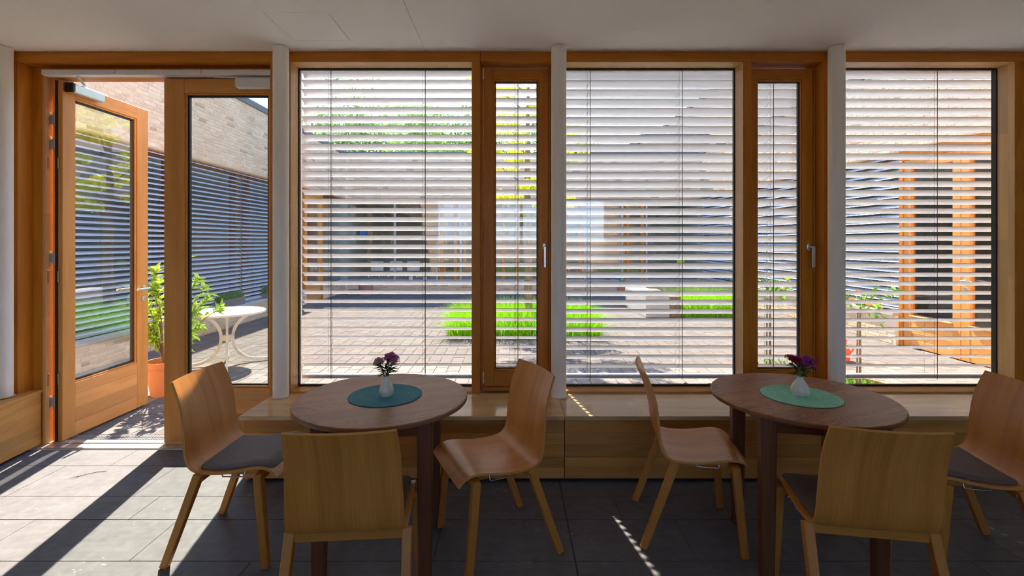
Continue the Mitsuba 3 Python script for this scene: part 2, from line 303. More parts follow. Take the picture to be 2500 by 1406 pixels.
def casement(name, dx, label):
    k = thing(name, label, kind='structure')
    x0, x1, z0, z1, y0, y1 = -.198+dx, .269+dx, .432, 2.697, 3.44, 3.508
    a, b_, c_, d_ = -.125+dx, .198+dx, .541, 2.623
    wbox('stile', 'm_frame', k, x0, a, y0, y1, z0, z1); wbox('stile', 'm_frame', k, b_, x1, y0, y1, z0, z1)
    wbox('rail', 'm_frame', k, a, b_, y0, y1, z0, c_); wbox('rail', 'm_frame', k, a, b_, y0, y1, d_, z1)
    bd = M(); w = .008
    bd.box(a, a+w, y0+.012, y1-.01, c_, d_); bd.box(b_-w, b_, y0+.012, y1-.01, c_, d_); bd.box(a+w, b_-w, y0+.012, y1-.01, c_, c_+w); bd.box(a+w, b_-w, y0+.012, y1-.01, d_-w, d_)
    obj('bead', bd, 'm_frame', k, uv=True)
    g = M(); e = w+.007
    g.box(a+w, a+e, y0+.03, y1-.012, c_+w, d_-w); g.box(b_-e, b_-w, y0+.03, y1-.012, c_+w, d_-w); g.box(a+e, b_-e, y0+.03, y1-.012, c_+w, c_+e); g.box(a+e, b_-e, y0+.03, y1-.012, d_-e, d_-w)
    obj('gasket', g, 'm_rubber', k)
    obj('pane', M().quad((a+w, y0+.045, c_+w), (b_-w, y0+.045, c_+w), (b_-w, y0+.045, d_-w), (a+w, y0+.045, d_-w)), 'm_glass', k)
    wbox('frame_jamb', 'm_frame', k, x0-.018, x0-.004, y0-.006, y1+.02, .41, 2.714); wbox('frame_jamb', 'm_frame', k, x1+.003, x1+.012, y0-.006, y1+.02, .41, 2.714)
    wbox('frame_sill', 'm_frame', k, x0-.004, x1+.003, y0-.03, y1+.02, .405, .428)
    for z in (.455, 2.62): obj('hinge', M().tube([(x0-.001, y0-.009, z), (x0-.001, y0-.009, z+.075)], .0065, 10), 'm_white', k, smooth=40, label='white hinge barrel')
    h = key('handle', k)
    xh, zh = .237+dx, 1.425
    m = M().lathe([(0, 0), (.016, 0), (.016, .008), (.013, .011), (0, .011)], n=24)
    v, f, _ = m.get(); v = np.stack([v[:, 0]+xh, y0-v[:, 2], v[:, 1]*1.9+zh], 1)
    scene[h] = mikit.ply((v, f[:, ::-1]), 'm_alu', smooth=40); tag(h, 'grey metal lever handle')
    lx = xh+(.006 if dx else 0)
    obj('lever', M().tube([(xh, y0-.008, zh), (xh, y0-.045, zh), (lx, y0-.048, zh-.004)], .008, 10).box(lx-.0095, lx+.0095, y0-.058, y0-.044, zh-.145, zh+.006, b=.005), 'm_alu', h, smooth=40)
    return k
casement('window_2', 0, 'narrow casement window with a lever handle left of the middle column')
casement('window_4', 1.886, 'narrow casement window behind the right-hand table')
tr = thing('trim_1', 'timber head beam, posts and mullions of the window wall', kind='structure')
wbox('head_beam', 'm_frame', tr, -3.459, -1.60, YF, YG+.03, 2.714, ZC-.003); wbox('head_beam', 'm_frame', tr, -1.598, -.216, YF, YG+.06, 2.714, ZC-.003)
wbox('head_beam', 'm_frame', tr, -.214, 1.672, YF, YG+.06, 2.714, ZC-.003); wbox('head_beam', 'm_frame', tr, 1.674, 4.13, YF, YG+.06, 2.714, ZC-.003)
for d in (0, 1.886, 3.774):
    wbox('mullion', 'm_frame', tr, -.271+d, -.217+d, YF-.002, YG+.022, .41, 2.714)
for d in (0, 1.886): wbox('post', 'm_frame', tr, .284+d, .350+d, YF, YG+.022, .41, 2.714)
wbox('post', 'm_frame', tr, -1.640, -1.536, YF, YG+.022, .0, 2.714)
wbox('post', 'm_frame', tr, 4.0, 4.13, YF, YG+.022, .0, 2.714)
wbox('end_panel', 'm_frame', tr, -3.75, -3.462, YF+.02, YG+.06, .0, ZC)
obj('side_panel', M().box(3.62, 4.0, YF+.05, YG+.05, .41, 2.714), 'm_frame', tr, uv=True)
wu = thing('trim_2', 'parapet under the windows behind the bench', kind='structure')
obj('parapet', M().box(-1.63, 4.13, 3.36, 3.56, 0, .385, b=.001), 'm_wall_white', wu)
obj('metal_sill', M().box(-1.56, 4.13, 3.50, 3.562, .392, .404, b=.002), 'm_alu', wu, label='pale metal outer window sill')
# ------------------------------------------------------------------ window bench
bn = thing('window_bench', 'long low oak bench running under the blind windows', 'bench')
xs = [-1.641, .324, 2.21, 4.19]
for x0, x1 in zip(xs, xs[1:]): wbox('top', 'm_oaktop', bn, x0, x1-.0015, 2.905, YF-.001, .385, .41, g='x')
for x0, x1 in zip([-1.629]+xs[1:], xs[1:]):
    zs = [.025, .092, .152, .231, .302, .384]
    for j, (z0, z1) in enumerate(zip(zs, zs[1:])): wbox('board', f'm_oak{(j*2+int(x0*3)) % 3}', bn, x0+.002, x1-.002, 2.925, 2.945, z0+.0003, z1-.0003, b=.0008, g='x')
obj('plinth', M().box(-1.60, 4.19, 2.96, 2.98, 0, .384, b=.001), 'm_dark', bn)
for j, (z0, z1) in enumerate(((.025, .15), (.15, .27), (.27, .384))): wbox('end_board', f'm_oak{j}', bn, -1.631, -1.612, 2.926, YF-.01, z0+.0003, z1-.0003, b=.0008, g='y')
sb = thing('side_bench', 'short low oak bench beside the open door at the left edge', 'bench')
def sbx(t, y): return -3.363+(3.448-y)*.140+t
for j, (z0, z1) in enumerate(zip([.02, .085, .155, .21, .262, .318, .384], [.085, .155, .21, .262, .318, .384])):
    m = M(); ya, yb = 3.448, .4
    v = [(sbx(dx, y), y, z) for z in (z0+.0003, z1-.0003) for (dx, y) in ((0, ya), (0, yb), (-.02, yb), (-.02, ya))]
    m.add(v, [[0, 1, 2, 3][::-1], [4, 5, 6, 7], [0, 4, 7, 3][::-1], [0, 1, 5, 4][::-1], [1, 2, 6, 5][::-1], [2, 3, 7, 6][::-1]], np.array([(p[1]+j*1.7, p[2]*1+p[0]) for p in v]))
    obj('board', m, f'm_oak{(2, 1, 2, 0, 2, 0)[j]}', sb, uv=True)
m = M(); v = [(x, y, z) for z in (.385, .405) for (x, y) in ((sbx(.008, 3.448), 3.448), (sbx(.008, .4), .4), (-3.748, .4), (-3.748, 3.362), (-3.47, 3.362), (-3.47, 3.34), (-3.42, 3.34), (-3.42, 3.448))]
top = [[0+a, 1+a, 2+a, 3+a] for a in (0, 8)]
f = [[0, 1, 2, 3], [0, 3, 4, 5], [0, 5, 6, 7]]
m.add(v, [q[::-1] for q in f]+[[a+8 for a in q] for q in f]+[[i, (i+1) % 8, (i+1) % 8+8, i+8][::-1] for i in range(8)], np.array([(p[1], p[0]+p[2]) for p in v]))
obj('top', m, 'm_oak0', sb, uv=True)
obj('plinth', M().box(-3.74, -3.42, .4, 3.34, 0, .384, b=0), 'm_dark', sb)
# ------------------------------------------------------------------ doors
d1 = thing('door_1', 'timber frame and metal threshold of the double door', kind='structure')
wbox('jamb', 'm_frame', d1, -3.459, -3.425, YF, 3.46, .0, 2.714); wbox('jamb', 'm_frame', d1, -3.459, -3.355, 3.455, 3.56, .0, 2.714)
wbox('jamb_edge', 'm_reveal', d1, -3.356, -3.333, 3.449, 3.500, .0, 2.66)
wbox('jamb', 'm_frame', d1, -1.675, -1.640, YF+.001, 3.56, .0, 2.714)
wbox('frame_head', 'm_frame', d1, -3.42, -1.675, 3.455, 3.57, 2.646, 2.713)
th = M().box(-3.34, -1.676, 3.39, 3.461, 0, .010, b=.002).box(-3.34, -1.676, 3.467, 3.525, 0, .016, b=.003)
obj('threshold', th, 'm_alu', d1, label='metal threshold strip')
for z in (2.35, 2.17, 1.345, .30):
    h = obj('hinge', M().box(-3.334, -3.331, 3.472, 3.492, z-.05, z+.05, b=.001), 'm_alu', d1, label='metal hinge leaf')
    obj('barrel', M().tube([(-3.325, 3.500, z-.035), (-3.325, 3.500, z+.035)], .008, 10), 'm_alu', h, smooth=40)
for z in (2.03, 1.21, .47): obj('strike_plate', M().box(-3.334, -3.3315, 3.458, 3.474, z-.045, z+.045, b=.001), 'm_steel', d1, label='small metal strike plate')
for xa, xb in ((-3.315, -2.795), (-2.793, -2.187), (-2.185, -1.66)): obj('closer_rail', M().box(xa, xb, 3.395, 3.453, 2.640, 2.678, b=.004), 'm_white', d1, label='white door closer rail cover')
# leaf builder in leaf coordinates: l along the leaf from the hinge, t through its thickness, z
def door_leaf(name, label, Rm, o, L, gl, gr, closer):
    k = thing(name, label, kind='structure')
    Rm = np.array(Rm, float); o = np.array(o, float)
    def B(part, mt, *a, g=None, b=.003, p=k, **kk): return obj(part, M().box(*a, b=b, g=g, R=Rm, o=o), mt, p, uv=True, **kk)
    t0, t1, zb, zt = 0, .068, .018, 2.636
    gz0, gz1 = .412, 2.532
    B('stile', 'm_door', 0, gl, t0, t1, zb, zt, g='z'); B('stile', 'm_door', gr, L, t0, t1, zb, zt, g='z')
    B('rail', 'm_door', gl, gr, t0, t1, gz1, zt, g='x')
    for j, (a, b_) in enumerate(((zb, .12), (.12, .222), (.222, .325), (.325, gz0))): B('board', f'm_doorboard{j % 3}', gl, gr, t0+.002, t1-.002, a+.0004, b_-.0004, g='x', b=.0015)
    w = .012
    bd = M()
    for a in ((gl, gl+w, gz0, gz1), (gr-w, gr, gz0, gz1), (gl+w, gr-w, gz0, gz0+w), (gl+w, gr-w, gz1-w, gz1)): bd.box(a[0], a[1], t0+.01, t1-.01, a[2], a[3], R=Rm, o=o)
    obj('bead', bd, 'm_door', k, uv=True)
    gk = M(); e = w+.012
    for a in ((gl+w, gl+e, gz0+w, gz1-w), (gr-e, gr-w, gz0+w, gz1-w), (gl+e, gr-e, gz0+w, gz0+e), (gl+e, gr-e, gz1-e, gz1-w)): gk.box(a[0], a[1], t0+.022, t1-.02, a[2], a[3], R=Rm, o=o)
    obj('gasket', gk, 'm_rubber', k)
    q = np.array([(gl+w, .035, gz0+w), (gr-w, .035, gz0+w), (gr-w, .035, gz1-w), (gl+w, .035, gz1-w)])@Rm.T+o
    obj('pane', M().quad(*q), 'm_glass_door', k)
    c0, c1 = closer
    cl = B('closer', 'm_alu' if name == 'door_2' else 'm_white', c0, c1, -.062, -.001, 2.555, 2.622, b=.008, label='metal door closer box')
    return k, B, Rm, o, cl
# open leaf: swung out square to the wall, its room side faces +x
k2, B2, R2, o2, cl2 = door_leaf('door_2', 'open glazed timber door leaf swung out into the courtyard', [[0, -1, 0], [1, 0, 0], [0, 0, 1]], (-3.25, 3.488, 0), .825, .105, .700, (.03, .30))
obj('end_cap', M().box(.012, .031, -.063, -.001, 2.554, 2.623, b=.004, R=R2, o=o2), 'm_dark', cl2)
m = M(); a_, b_ = np.array([-3.08, 3.425, 2.638]), np.array([-3.20, 3.62, 2.628]); m.beam(a_, b_, .022, .006)
obj('closer_arm', m, 'm_alu', k2, label='metal closer arm'); 
obj('edge_seal', M().box(.0, .003, .030, .050, .02, 2.63, b=.001, R=R2, o=o2+np.array([0, -.004, 0])), 'm_rubber', k2)
for z in (2.35, 2.17, 1.345, .30): obj('hinge_plate', M().box(-.004, -.001, .050, .066, z-.05, z+.05, b=.001, R=R2, o=o2), 'm_alu_dull', k2)
for z in (2.03, 1.21, .47): obj('bolt', M().box(-.008, -.001, .018, .030, z-.04, z+.04, b=.002, R=R2, o=o2), 'm_brass', k2, label='brass security bolt')
def lever(B, parent, l, z, t, sgn, out):
    """Lever handle on face t; out = outward direction in t; the lever points along sgn in l."""
    hm = M().box(l-.016, l+.016, min(t, t+out*.010), max(t, t+out*.010), z-.026, z+.026, b=.004)
    hm.box(l-.008, l+.008, min(t, t+out*.055), max(t, t+out*.055), z-.008, z+.008, b=.004)
    hm.box(min(l, l+sgn*.135), max(l, l+sgn*.135)+.009, min(t+out*.045, t+out*.062), max(t+out*.045, t+out*.062), z-.010, z+.010, b=.006)
    return hm
def turned(hm, Rm, o):
    """Places a mesh; mirrored frames get their triangles turned round."""
    v, f, u = hm.get(); Rm = np.asarray(Rm, float); m = M()
    m.add(v@Rm.T+o, f[:, ::-1] if np.linalg.det(Rm) < 0 else f, u); return m
hh = obj('handle', turned(lever(None, None, .765, 1.05, 0, -1, -1), R2, o2), 'm_alu', k2, label='metal lever door handle')
obj('handle', turned(lever(None, None, .765, 1.05, .068, -1, 1), R2, o2), 'm_alu', k2, label='metal lever door handle')
lc = M().lathe([(0, 0), (.022, 0), (.022, .008), (.017, .011), (0, .011)], n=24); v, f, _ = lc.get()
obj('lock_cylinder', M().add(np.stack([v[:, 0]+.765, -v[:, 2], v[:, 1]+.962], 1)@R2.T+o2, f), 'm_alu', k2, smooth=40, label='round metal lock rose')
k3, B3, R3, o3, cl3 = door_leaf('door_3', 'closed glazed timber door leaf left of the first column', np.diag([-1., 1, 1]), (-1.678, 3.462, 0), .818, .060, .672, (.01, .276))
obj('closer_arm', M().beam((-1.70, 3.43, 2.628), (-2.12, 3.43, 2.636), .022, .005), 'm_white', k3)
# door mat grating outside the door
gm = M()
for x in np.arange(-3.31, -2.47, .021): gm.box(x, x+.003, 3.545, 3.640, -.020, -.001, b=.0005)
for y in np.arange(3.545, 3.640, 0.0185): gm.box(-3.31, -2.47, y, y+.003, -.022, -.002, b=.0005)
gk = thing('door_grating', 'galvanised metal shoe grating set in the paving outside the open door', 'grating')
obj('grid', gm, 'm_alu_dull', gk); obj('frame', M().box(-3.32, -2.46, 3.536, 3.544, -.03, 0, b=.001).box(-3.32, -2.46, 3.642, 3.650, -.03, 0, b=.001), 'm_alu', gk)
obj('tray', M().box(-3.32, -2.46, 3.544, 3.642, -.10, -.06, b=.001), 'm_dark', gk)
# ------------------------------------------------------------------ blinds
def slat_mesh(L, notch=0.):
    """One curved slat along +x from 0 to L, 80 mm wide in y (+y is the outer edge), with rolled edges; notch cuts its inner half short at x = 0."""
    n = 9; y = np.linspace(-.037, .037, n); z = .006*(1-(y/.037)**2)
    pr = [(-.0395, .0015), (-.040, -.0005), (-.0385, -.0015)]
    up = np.stack([y, z+.0004], 1); dn = np.stack([y, z-.0004], 1)[::-1]
    ring = np.vstack([[(-.0390, .0012)], up, [(.0390, .0012), (.0402, -.0003), (.0388, -.0016)], dn, [(-.0388, -.0016), (-.0402, -.0003)]])
    k = len(ring); x0 = np.where(ring[:, 0] < .010, notch, 0.)
    v = np.vstack([np.column_stack([x0, ring]), np.column_stack([np.full(k, L), ring])])
    i = np.arange(k); q = np.stack([i, (i+1) % k, (i+1) % k+k, i+k], 1)
    return M().add(v, q)
def blind(name_label, group, Rm, o, L, z_bot, z_top, tilt, pitch, phase, cords, m_slat='m_slat', notch=0., thick=True):
    """Rm maps (along, outward, up) to the world; o: start of the slats at ground level."""
    k = thing('venetian_blind', name_label, 'blind', group)
    Rm = np.array(Rm, float); o = np.array(o, float)
    d = ply(slat_mesh(L, notch), m_slat, 35)
    ct, st = math.cos(math.radians(tilt)), math.sin(math.radians(tilt))
    tl = np.array([[1, 0, 0], [0, ct, st], [0, -st, ct]])          # outer edge down
    z = z_bot+.03+(phase-z_bot-.03) % pitch
    while z < z_top:
        m = np.eye(4); m[:3, :3] = Rm@tl; m[:3, 3] = o+Rm@np.array([0, 0, z])
        put('slat', d, k, to=T4(m.tolist())); z += pitch
    W_ = lambda m: turned(m, Rm, o)
    obj('bottom_rail', W_(M().box(0.01, L-.01, -.038, .038, z_bot-.012, z_bot+.012, b=.005)), 'm_alu_dull', k, label='grey bottom rail')
    c1, c2 = M(), M()
    for c in cords:
        tt = z_top+.02
        if thick: c1.box(c-.0022, c+.0022, -.0475, -.0465, z_bot-.012, tt, b=0)
        y1 = -.041*ct if thick else -.04
        c2.tube([(c-.022, -.0445, z_bot), (c-.022, -.0445, tt)], .0008, 4, False); c2.tube([(c-.020, .0445, z_bot), (c-.020, .0445, tt)], .0008, 4, False)
        if thick:
            zz = z_bot+.05
            while zz < tt-.07:
                c2.tube([(c-.022, -.0445, zz), (c-.008, 0, zz+.028), (c-.020, .0445, zz-.02)], .0006, 3, False); zz += pitch
    if thick: obj('lift_tape', W_(c1), 'm_cord', k, label='dark lift tapes')
    obj('ladder_cord', W_(c2), 'm_cord', k)
    return k
ident = np.eye(3)
BY = 3.635
grp = 'venetian blinds outside the dining room windows'
blind('pale grey venetian blind behind the left-hand table, its slats the most open', grp, ident, (-1.574, BY, 0), 1.863, .452, 2.735, 25, .0684, 1.699, (.232, .934, 1.624))
blind('pale grey venetian blind in the middle, its slats tilted the most', grp, ident, (.329, BY, 0), 1.838, .452, 2.735, 35, .0684, 1.690, (.26, .945, 1.625), notch=.024)
blind('pale grey venetian blind at the right in front of the roses', grp, ident, (2.219, BY, 0), 1.838, .452, 2.735, 26, .0684, 1.694, (.255, .955, 1.62))
for x in (-1.592, .312, 2.205, 4.07):
    g = M().box(x-.010, x-.007, BY-.012, BY+.012, .41, 2.76, b=.001).box(x+.007, x+.010, BY-.012, BY+.012, .41, 2.76, b=.001).box(x-.007, x+.007, BY-.012, BY-.009, .41, 2.76, b=.001)
    obj('guide_rail', g, 'm_white', None, label='metal guide rail at the ends of the venetian blinds, ' + {-1.592: 'beside the first column', .312: 'behind the middle column', 2.205: 'behind the right column', 4.07: 'past the right edge'}[x], cat='rail', group='blind guide rails')
# ------------------------------------------------------------------ tables
def lathe_uv(prof, n=96):
    m = M().lathe(prof, (0, 0, 0), n); v, f, _ = m.get(); return v, f
def table(x, y, rot, topm, label):
    k = thing('round_table', label, 'table', 'round wooden dining tables')
    R_ = .3935
    m = M().lathe([(0, .74), (R_-.008, .74), (R_-.004, .7392), (R_-.001, .7365), (R_, .734), (R_, .725), (R_-.002, .7205), (R_-.006, .7185), (R_-.012, .718), (0, .718)], (x, y, 0), 128)
    obj('tabletop', m, topm, k, smooth=25)
    ca, sa = math.cos(math.radians(rot)), math.sin(math.radians(rot)); Rz = np.array([[ca, -sa, 0], [sa, ca, 0], [0, 0, 1]]); o = np.array([x, y, 0])
    a = .2195
    for sx, sy in ((1, 1), (1, -1), (-1, 1), (-1, -1)):
        lm = M().beam(np.array([sx*a, sy*a, 0.])@Rz.T+o, np.array([sx*a, sy*a, .7175])@Rz.T+o, .050, .050, up=Rz@np.array([0, 1., 0]), w1=.066, d1=.066, b=.004)
        obj('leg', lm, 'm_tableleg', k, uv=True)
    for q, (sx, sy) in enumerate(((0, 1), (0, -1), (1, 0), (-1, 0))):
        w = a-.034
        bx = (-w, w, sy*a-.011, sy*a+.011) if sx == 0 else (sx*a-.011, sx*a+.011, -w, w)
        obj('apron', M().box(*bx, .640, .7175, R=Rz, o=o), 'm_tableleg', k, uv=True)
table(-.600, 2.252, 4, 'm_tabletop0', 'round dark wooden table with the teal mat, left of the middle')
table(1.362, 2.266, -10, 'm_tabletop1', 'round dark wooden table with the mint green mat, at the right')
def placemat(x, y, r, mt, label):
    n = 17; prof = [(0, .7405)]; top = []
    for i in range(n*4+1):
        q = i/4/n; top.append((q*r, .7437+.0016*abs(math.sin(math.pi*i/4))))
    top += [(r+.001, .7425), (r, .7408), (0, .7405)]
    obj('placemat', M().lathe(top, (x, y, 0), 96), mt, smooth=50, label=label, cat='placemat', group='round woven placemats')
placemat(-.590, 2.263, .1685, 'm_teal', 'dark teal round woven placemat on the left-hand table')
placemat(1.353, 2.252, .1685, 'm_mint', 'mint green round woven placemat on the right-hand table')
def vase(x, y, prof, label, flute=0, dp=0.):
    z0 = .7446
    return obj('vase', M().lathe([(r, z+z0) for r, z in prof], (x, y, 0), 96, flute, dp), 'm_porcelain', smooth=60, label=label, cat='vase', group='small white porcelain vases')
def smoothprof(pts, n=40):
    p = np.array(pts); s = np.r_[0, np.cumsum(np.hypot(*np.diff(p, axis=0).T))]
    t = np.linspace(0, s[-1], n); return list(zip(PchipInterpolator(s, p[:, 0])(t), PchipInterpolator(s, p[:, 1])(t)))
inner = [(.013, .094), (.011, .080), (.011, .06), (0, .058)]
vase(-.578, 2.232, [(0, 0), (.019, 0)]+smoothprof([(.022, .001), (.0305, .012), (.0335, .026), (.031, .042), (.022, .062), (.0148, .078), (.0135, .088), (.0152, .097)])+inner, 'smooth white porcelain vase on the teal mat')
vase(1.342, 2.238, [(0, 0), (.022, 0)]+smoothprof([(.025, .001), (.0355, .013), (.0390, .027), (.036, .042), (.026, .062), (.0160, .078), (.0142, .086), (.0160, .094)])+inner, 'rounder ribbed white porcelain vase on the mint mat', 26, .012)
# ------------------------------------------------------------------ flowers
def leaf_v(n=4, fold=.18, tip=1.6):
    """Unit leaf along +y, width 1 at its widest in x (scale x separately), folded along the midrib."""
    t = np.linspace(0, 1, n+1); w = .5*np.sin(np.pi*t**.8)**.9; w[0] = .02; w[-1] = .0
    drop = -.12*t**2
    v = np.vstack([np.column_stack([-w, t, drop+fold*w]), np.column_stack([0*t, t, drop]), np.column_stack([w, t, drop+fold*w])]); k = n+1
    f = [[i, i+k, i+k+1, i+1] for i in range(n)]+[[i+k, i+2*k, i+2*k+1, i+k+1] for i in range(n)]
    return v, np.array(f)
LV, LF = leaf_v()
def leaf_ply(m, fold=.18, n=4):
    v, f = leaf_v(n, fold); return mikit.ply((v, f), m, smooth=True)
def aim(o, d, up, L, Wd):
    return frame_tw(o, d, up, L, Wd) if False else _aim(o, d, up, L, Wd)
def _aim(o, d, up, L, Wd):
    y = np.array(d, float); y /= np.linalg.norm(y); x = np.cross(y, up); nx = np.linalg.norm(x)
    x = x/nx if nx > 1e-6 else np.array([1., 0, 0]); z = np.cross(x, y)
    m = np.eye(4); m[:3, 0] = x*Wd; m[:3, 1] = y*L; m[:3, 2] = z*L; m[:3, 3] = o
    return T4(m.tolist())
def floret(m, o, n_, r):
    """Five notched petals round a centre."""
    n_ = np.array(n_)/np.linalg.norm(n_); a = np.cross(n_, [.3, .5, .8]); a /= np.linalg.norm(a); b = np.cross(n_, a); ph = rng.uniform(0, 6)
    for i in range(5):
        t = ph+i*2*np.pi/5
        d = lambda s, e, h: np.array(o)+r*(e*(np.cos(t+s)*a+np.sin(t+s)*b)+h*n_)
        m.add([d(0, .1, 0), d(-.5, .8, .22), d(-.22, 1.03, .2), d(0, .92, .24), d(.22, 1.03, .2), d(.5, .8, .22)], [[0, 1, 2, 3], [0, 3, 4, 5]])
def bouquet(x, y, z, label, heads, leaves):
    k = thing('bouquet', label, 'flowers', 'small flower bouquets in vases')
    for (dx, dy, dz, r, nfl, mt, lab) in heads:
        st = M(); tipn = np.array([dx, dy, dz])
        base = np.array([x+dx*.06, y+dy*.06, z-.035])
        mid = np.array([x+dx*.32, y+dy*.32, z+dz*.45])
        top = np.array([x, y, z])+tipn
        cv = [(1-t)**2*base+2*t*(1-t)*mid+t*t*top for t in np.linspace(0, 1, 8)]
        obj('stem', st.tube(cv, .0014, 5), 'm_stem', k, smooth=True)
        m = M(); cal = M()
        for i in range(nfl):
            ph, ct = rng.uniform(0, 2*np.pi), rng.uniform(.05, 1)
            d = np.array([math.cos(ph)*math.sqrt(1-ct*ct), math.sin(ph)*math.sqrt(1-ct*ct), ct])
            q = top+d*r*np.array([1, 1, .75]); floret(m, q, d+.3*rng.normal(size=3), .0085)
            cal.tube([top-np.array([0, 0, r*.6]), q-d*.002], .0011, 4, False)
        hd = obj('flower_head', m, mt, k, label=lab); obj('calyx', cal, 'm_leaf_dark', hd)
    d_ = leaf_ply('m_leaf_dark')
    for i in range(leaves):
        ph = rng.uniform(0, 2*np.pi); zz = rng.uniform(.0, .05); rr = .004+zz*.25
        o = np.array([x+rr*math.cos(ph), y+rr*math.sin(ph), z+zz]); el = rng.uniform(-.6, 1.0)
        put('leaf', d_, k, to=_aim(o, [math.cos(ph), math.sin(ph), el], [0, 0, 1], rng.uniform(.03, .055), .010))
    return k
def heads_at(c, spread, n, r, nfl, mt, lab):
    return [(c[0]+rng.normal()*spread, c[1]+rng.normal()*spread, c[2]+rng.normal()*spread*.6, r, nfl, mt, lab) for _ in range(n)]
bouquet(-.578, 2.232, .840, 'small bouquet of pale and magenta pinks in the smooth vase', heads_at((-.036, 0, .062), .009, 4, .018, 16, 'm_petal_pale', 'pale pink flower head')+heads_at((.022, .0, .078), .014, 6, .020, 20, 'm_petal_pink', 'magenta flower head'), 34)
bouquet(1.342, 2.238, .838, 'small bouquet of crimson and purple pinks in the ribbed vase', heads_at((-.032, 0, .075), .009, 4, .018, 18, 'm_petal_red', 'crimson flower head')+heads_at((.028, -.005, .068), .016, 6, .020, 20, 'm_petal_purple', 'purple flower head')+heads_at((.062, -.01, .036), .002, 1, .010, 9, 'm_petal_purple', 'purple flower head'), 26)
# ------------------------------------------------------------------ chairs
PROF = np.array([(-.214, .822), (-.198, .785), (-.179, .735), (-.165, .68), (-.156, .61), (-.150, .55), (-.147, .51), (-.140, .475), (-.126, .444), (-.100, .426), (-.06, .418), (0, .416), (.06, .420), (.12, .430), (.165, .437), (.200, .437), (.232, .428), (.256, .410), (.268, .396)])
def shell_surface(nv=72, nu=15):
    s = np.r_[0, np.cumsum(np.hypot(*np.diff(PROF, axis=0).T))]
    from scipy.interpolate import CubicSpline
    t = np.linspace(0, s[-1], nv); py, pz = CubicSpline(s, PROF[:, 0])(t), CubicSpline(s, PROF[:, 1])(t)
    dy, dz = np.gradient(py, t), np.gradient(pz, t); ln = np.hypot(dy, dz); ny, nz = -dz/ln, dy/ln          # normal to the sitter's side
    hw = PchipInterpolator([0, .12, .36, .45, .62, s[-1]], [.190, .197, .206, .208, .205, .201])(t)
    k = np.clip((.40-t)/.34, 0, 1); k = k*k*(3-2*k)
    u = np.linspace(-1, 1, nu)
    bow = -.024*k[:, None]*(1-u[None]**2)
    dish = -.004*(1-k)[:, None]*(1-u[None]**2)
    X = hw[:, None]*u[None]; Y = py[:, None]+bow+dish*ny[:, None]*-1*0; Z = pz[:, None]+dish*(1-k)[:, None]
    return t, X, Y, Z, np.broadcast_to(ny[:, None], X.shape), np.broadcast_to(nz[:, None], X.shape)
def shell_mesh():
    t, X, Y, Z, ny, nz = shell_surface(); nv, nu = X.shape; h = .0055
    tops = [np.stack([X, Y+s*ny*h, Z+s*nz*h], -1).reshape(-1, 3) for s in (1, -1)]
    uv = np.stack([np.broadcast_to(t[:, None], X.shape), X], -1).reshape(-1, 2)
    i, j = np.meshgrid(np.arange(nv-1), np.arange(nu-1), indexing='ij'); a = (i*nu+j).ravel()
    q = np.stack([a, a+1, a+nu+1, a+nu], 1); N = nv*nu
    m = M(); 
    m.add(tops[0], q, uv); m.add(tops[1], q[:, ::-1], uv)
    rim = np.r_[np.arange(nu), np.arange(2, nv)*nu-1, (nv-1)*nu+np.arange(nu-1, -1, -1), np.arange(nv-2, 0, -1)*nu]
    r1 = np.r_[rim[1:], rim[:1]]
    A, Bv = tops[0][rim], tops[1][rim]; n = len(rim); idx = np.arange(n)
    e = M().add(np.vstack([A, Bv]), np.stack([idx, idx+n, (idx+1) % n+n, (idx+1) % n], 1))
    return m, e
def place(m, x, y, ang):
    """Local chair space faces +y; ang: facing direction in degrees."""
    a = math.radians(ang-90); ca, sa = math.cos(a), math.sin(a)
    v, f, u = m.get(); Rz = np.array([[ca, -sa, 0], [sa, ca, 0], [0, 0, 1]])
    return M().add(v@Rz.T+np.array([x, y, 0]), f, u)
def tw(x, y, ang):
    return T4().translate([x, y, 0]).rotate([0, 0, 1], ang-90)
def chair_parts():
    P = {}
    sm, se = shell_mesh(); P['shell'] = [mikit.ply(sm.get()[:2], 'm_chair', smooth=True, uv=sm.get()[2])]; P['shell_edge'] = [mikit.ply(se.get()[:2], 'm_plyedge', smooth=40)]
    def leg(sx, y0, y1, w=.036, d=.036):
        return ply(M().beam((sx*.2165, y1, 0), (sx*.208, y0, .414), w*.86, d*.9, up=(0, 1, 0), w1=w, d1=d, b=.0025), 'm_chairframe', uv=True)
    P['rear_leg'] = [leg(-1, -.078, -.228), leg(1, -.078, -.228)]
    P['front_leg'] = [leg(-1, .190, .228), leg(1, .190, .228)]
    P['rear_crossbar'] = [ply(M().box(-.2085, .2085, -.094, -.062, .380, .414, b=.0025), 'm_chairframe', uv=True)]
    P['front_crossbar'] = [ply(M().box(-.2085, .2085, .172, .206, .382, .414, b=.0025), 'm_chairframe', uv=True)]
    P['side_rail'] = [ply(M().box(s*.14-.013, s*.14+.013, -.063, .174, .386, .409, b=.002), 'm_chairframe', uv=True) for s in (-1, 1)]
    def wire(s): return ply(M().tube([(s*.19, .02, .412), (s*.197, .02, .402), (s*.198, .024, .398), (s*.198, .116, .398), (s*.197, .12, .402), (s*.19, .12, .418)], .003, 8), 'm_steel', 50)
    P['coupling_wire'] = [wire(-1), wire(1)]
    P['foot_pad'] = [ply(M().tube([(sx*.2165, yy, -.0005), (sx*.2165, yy, .004)], .014, 12), 'm_dark', 40) for sx in (-1, 1) for yy in (-.228, .228)]
    return P
CP = chair_parts()
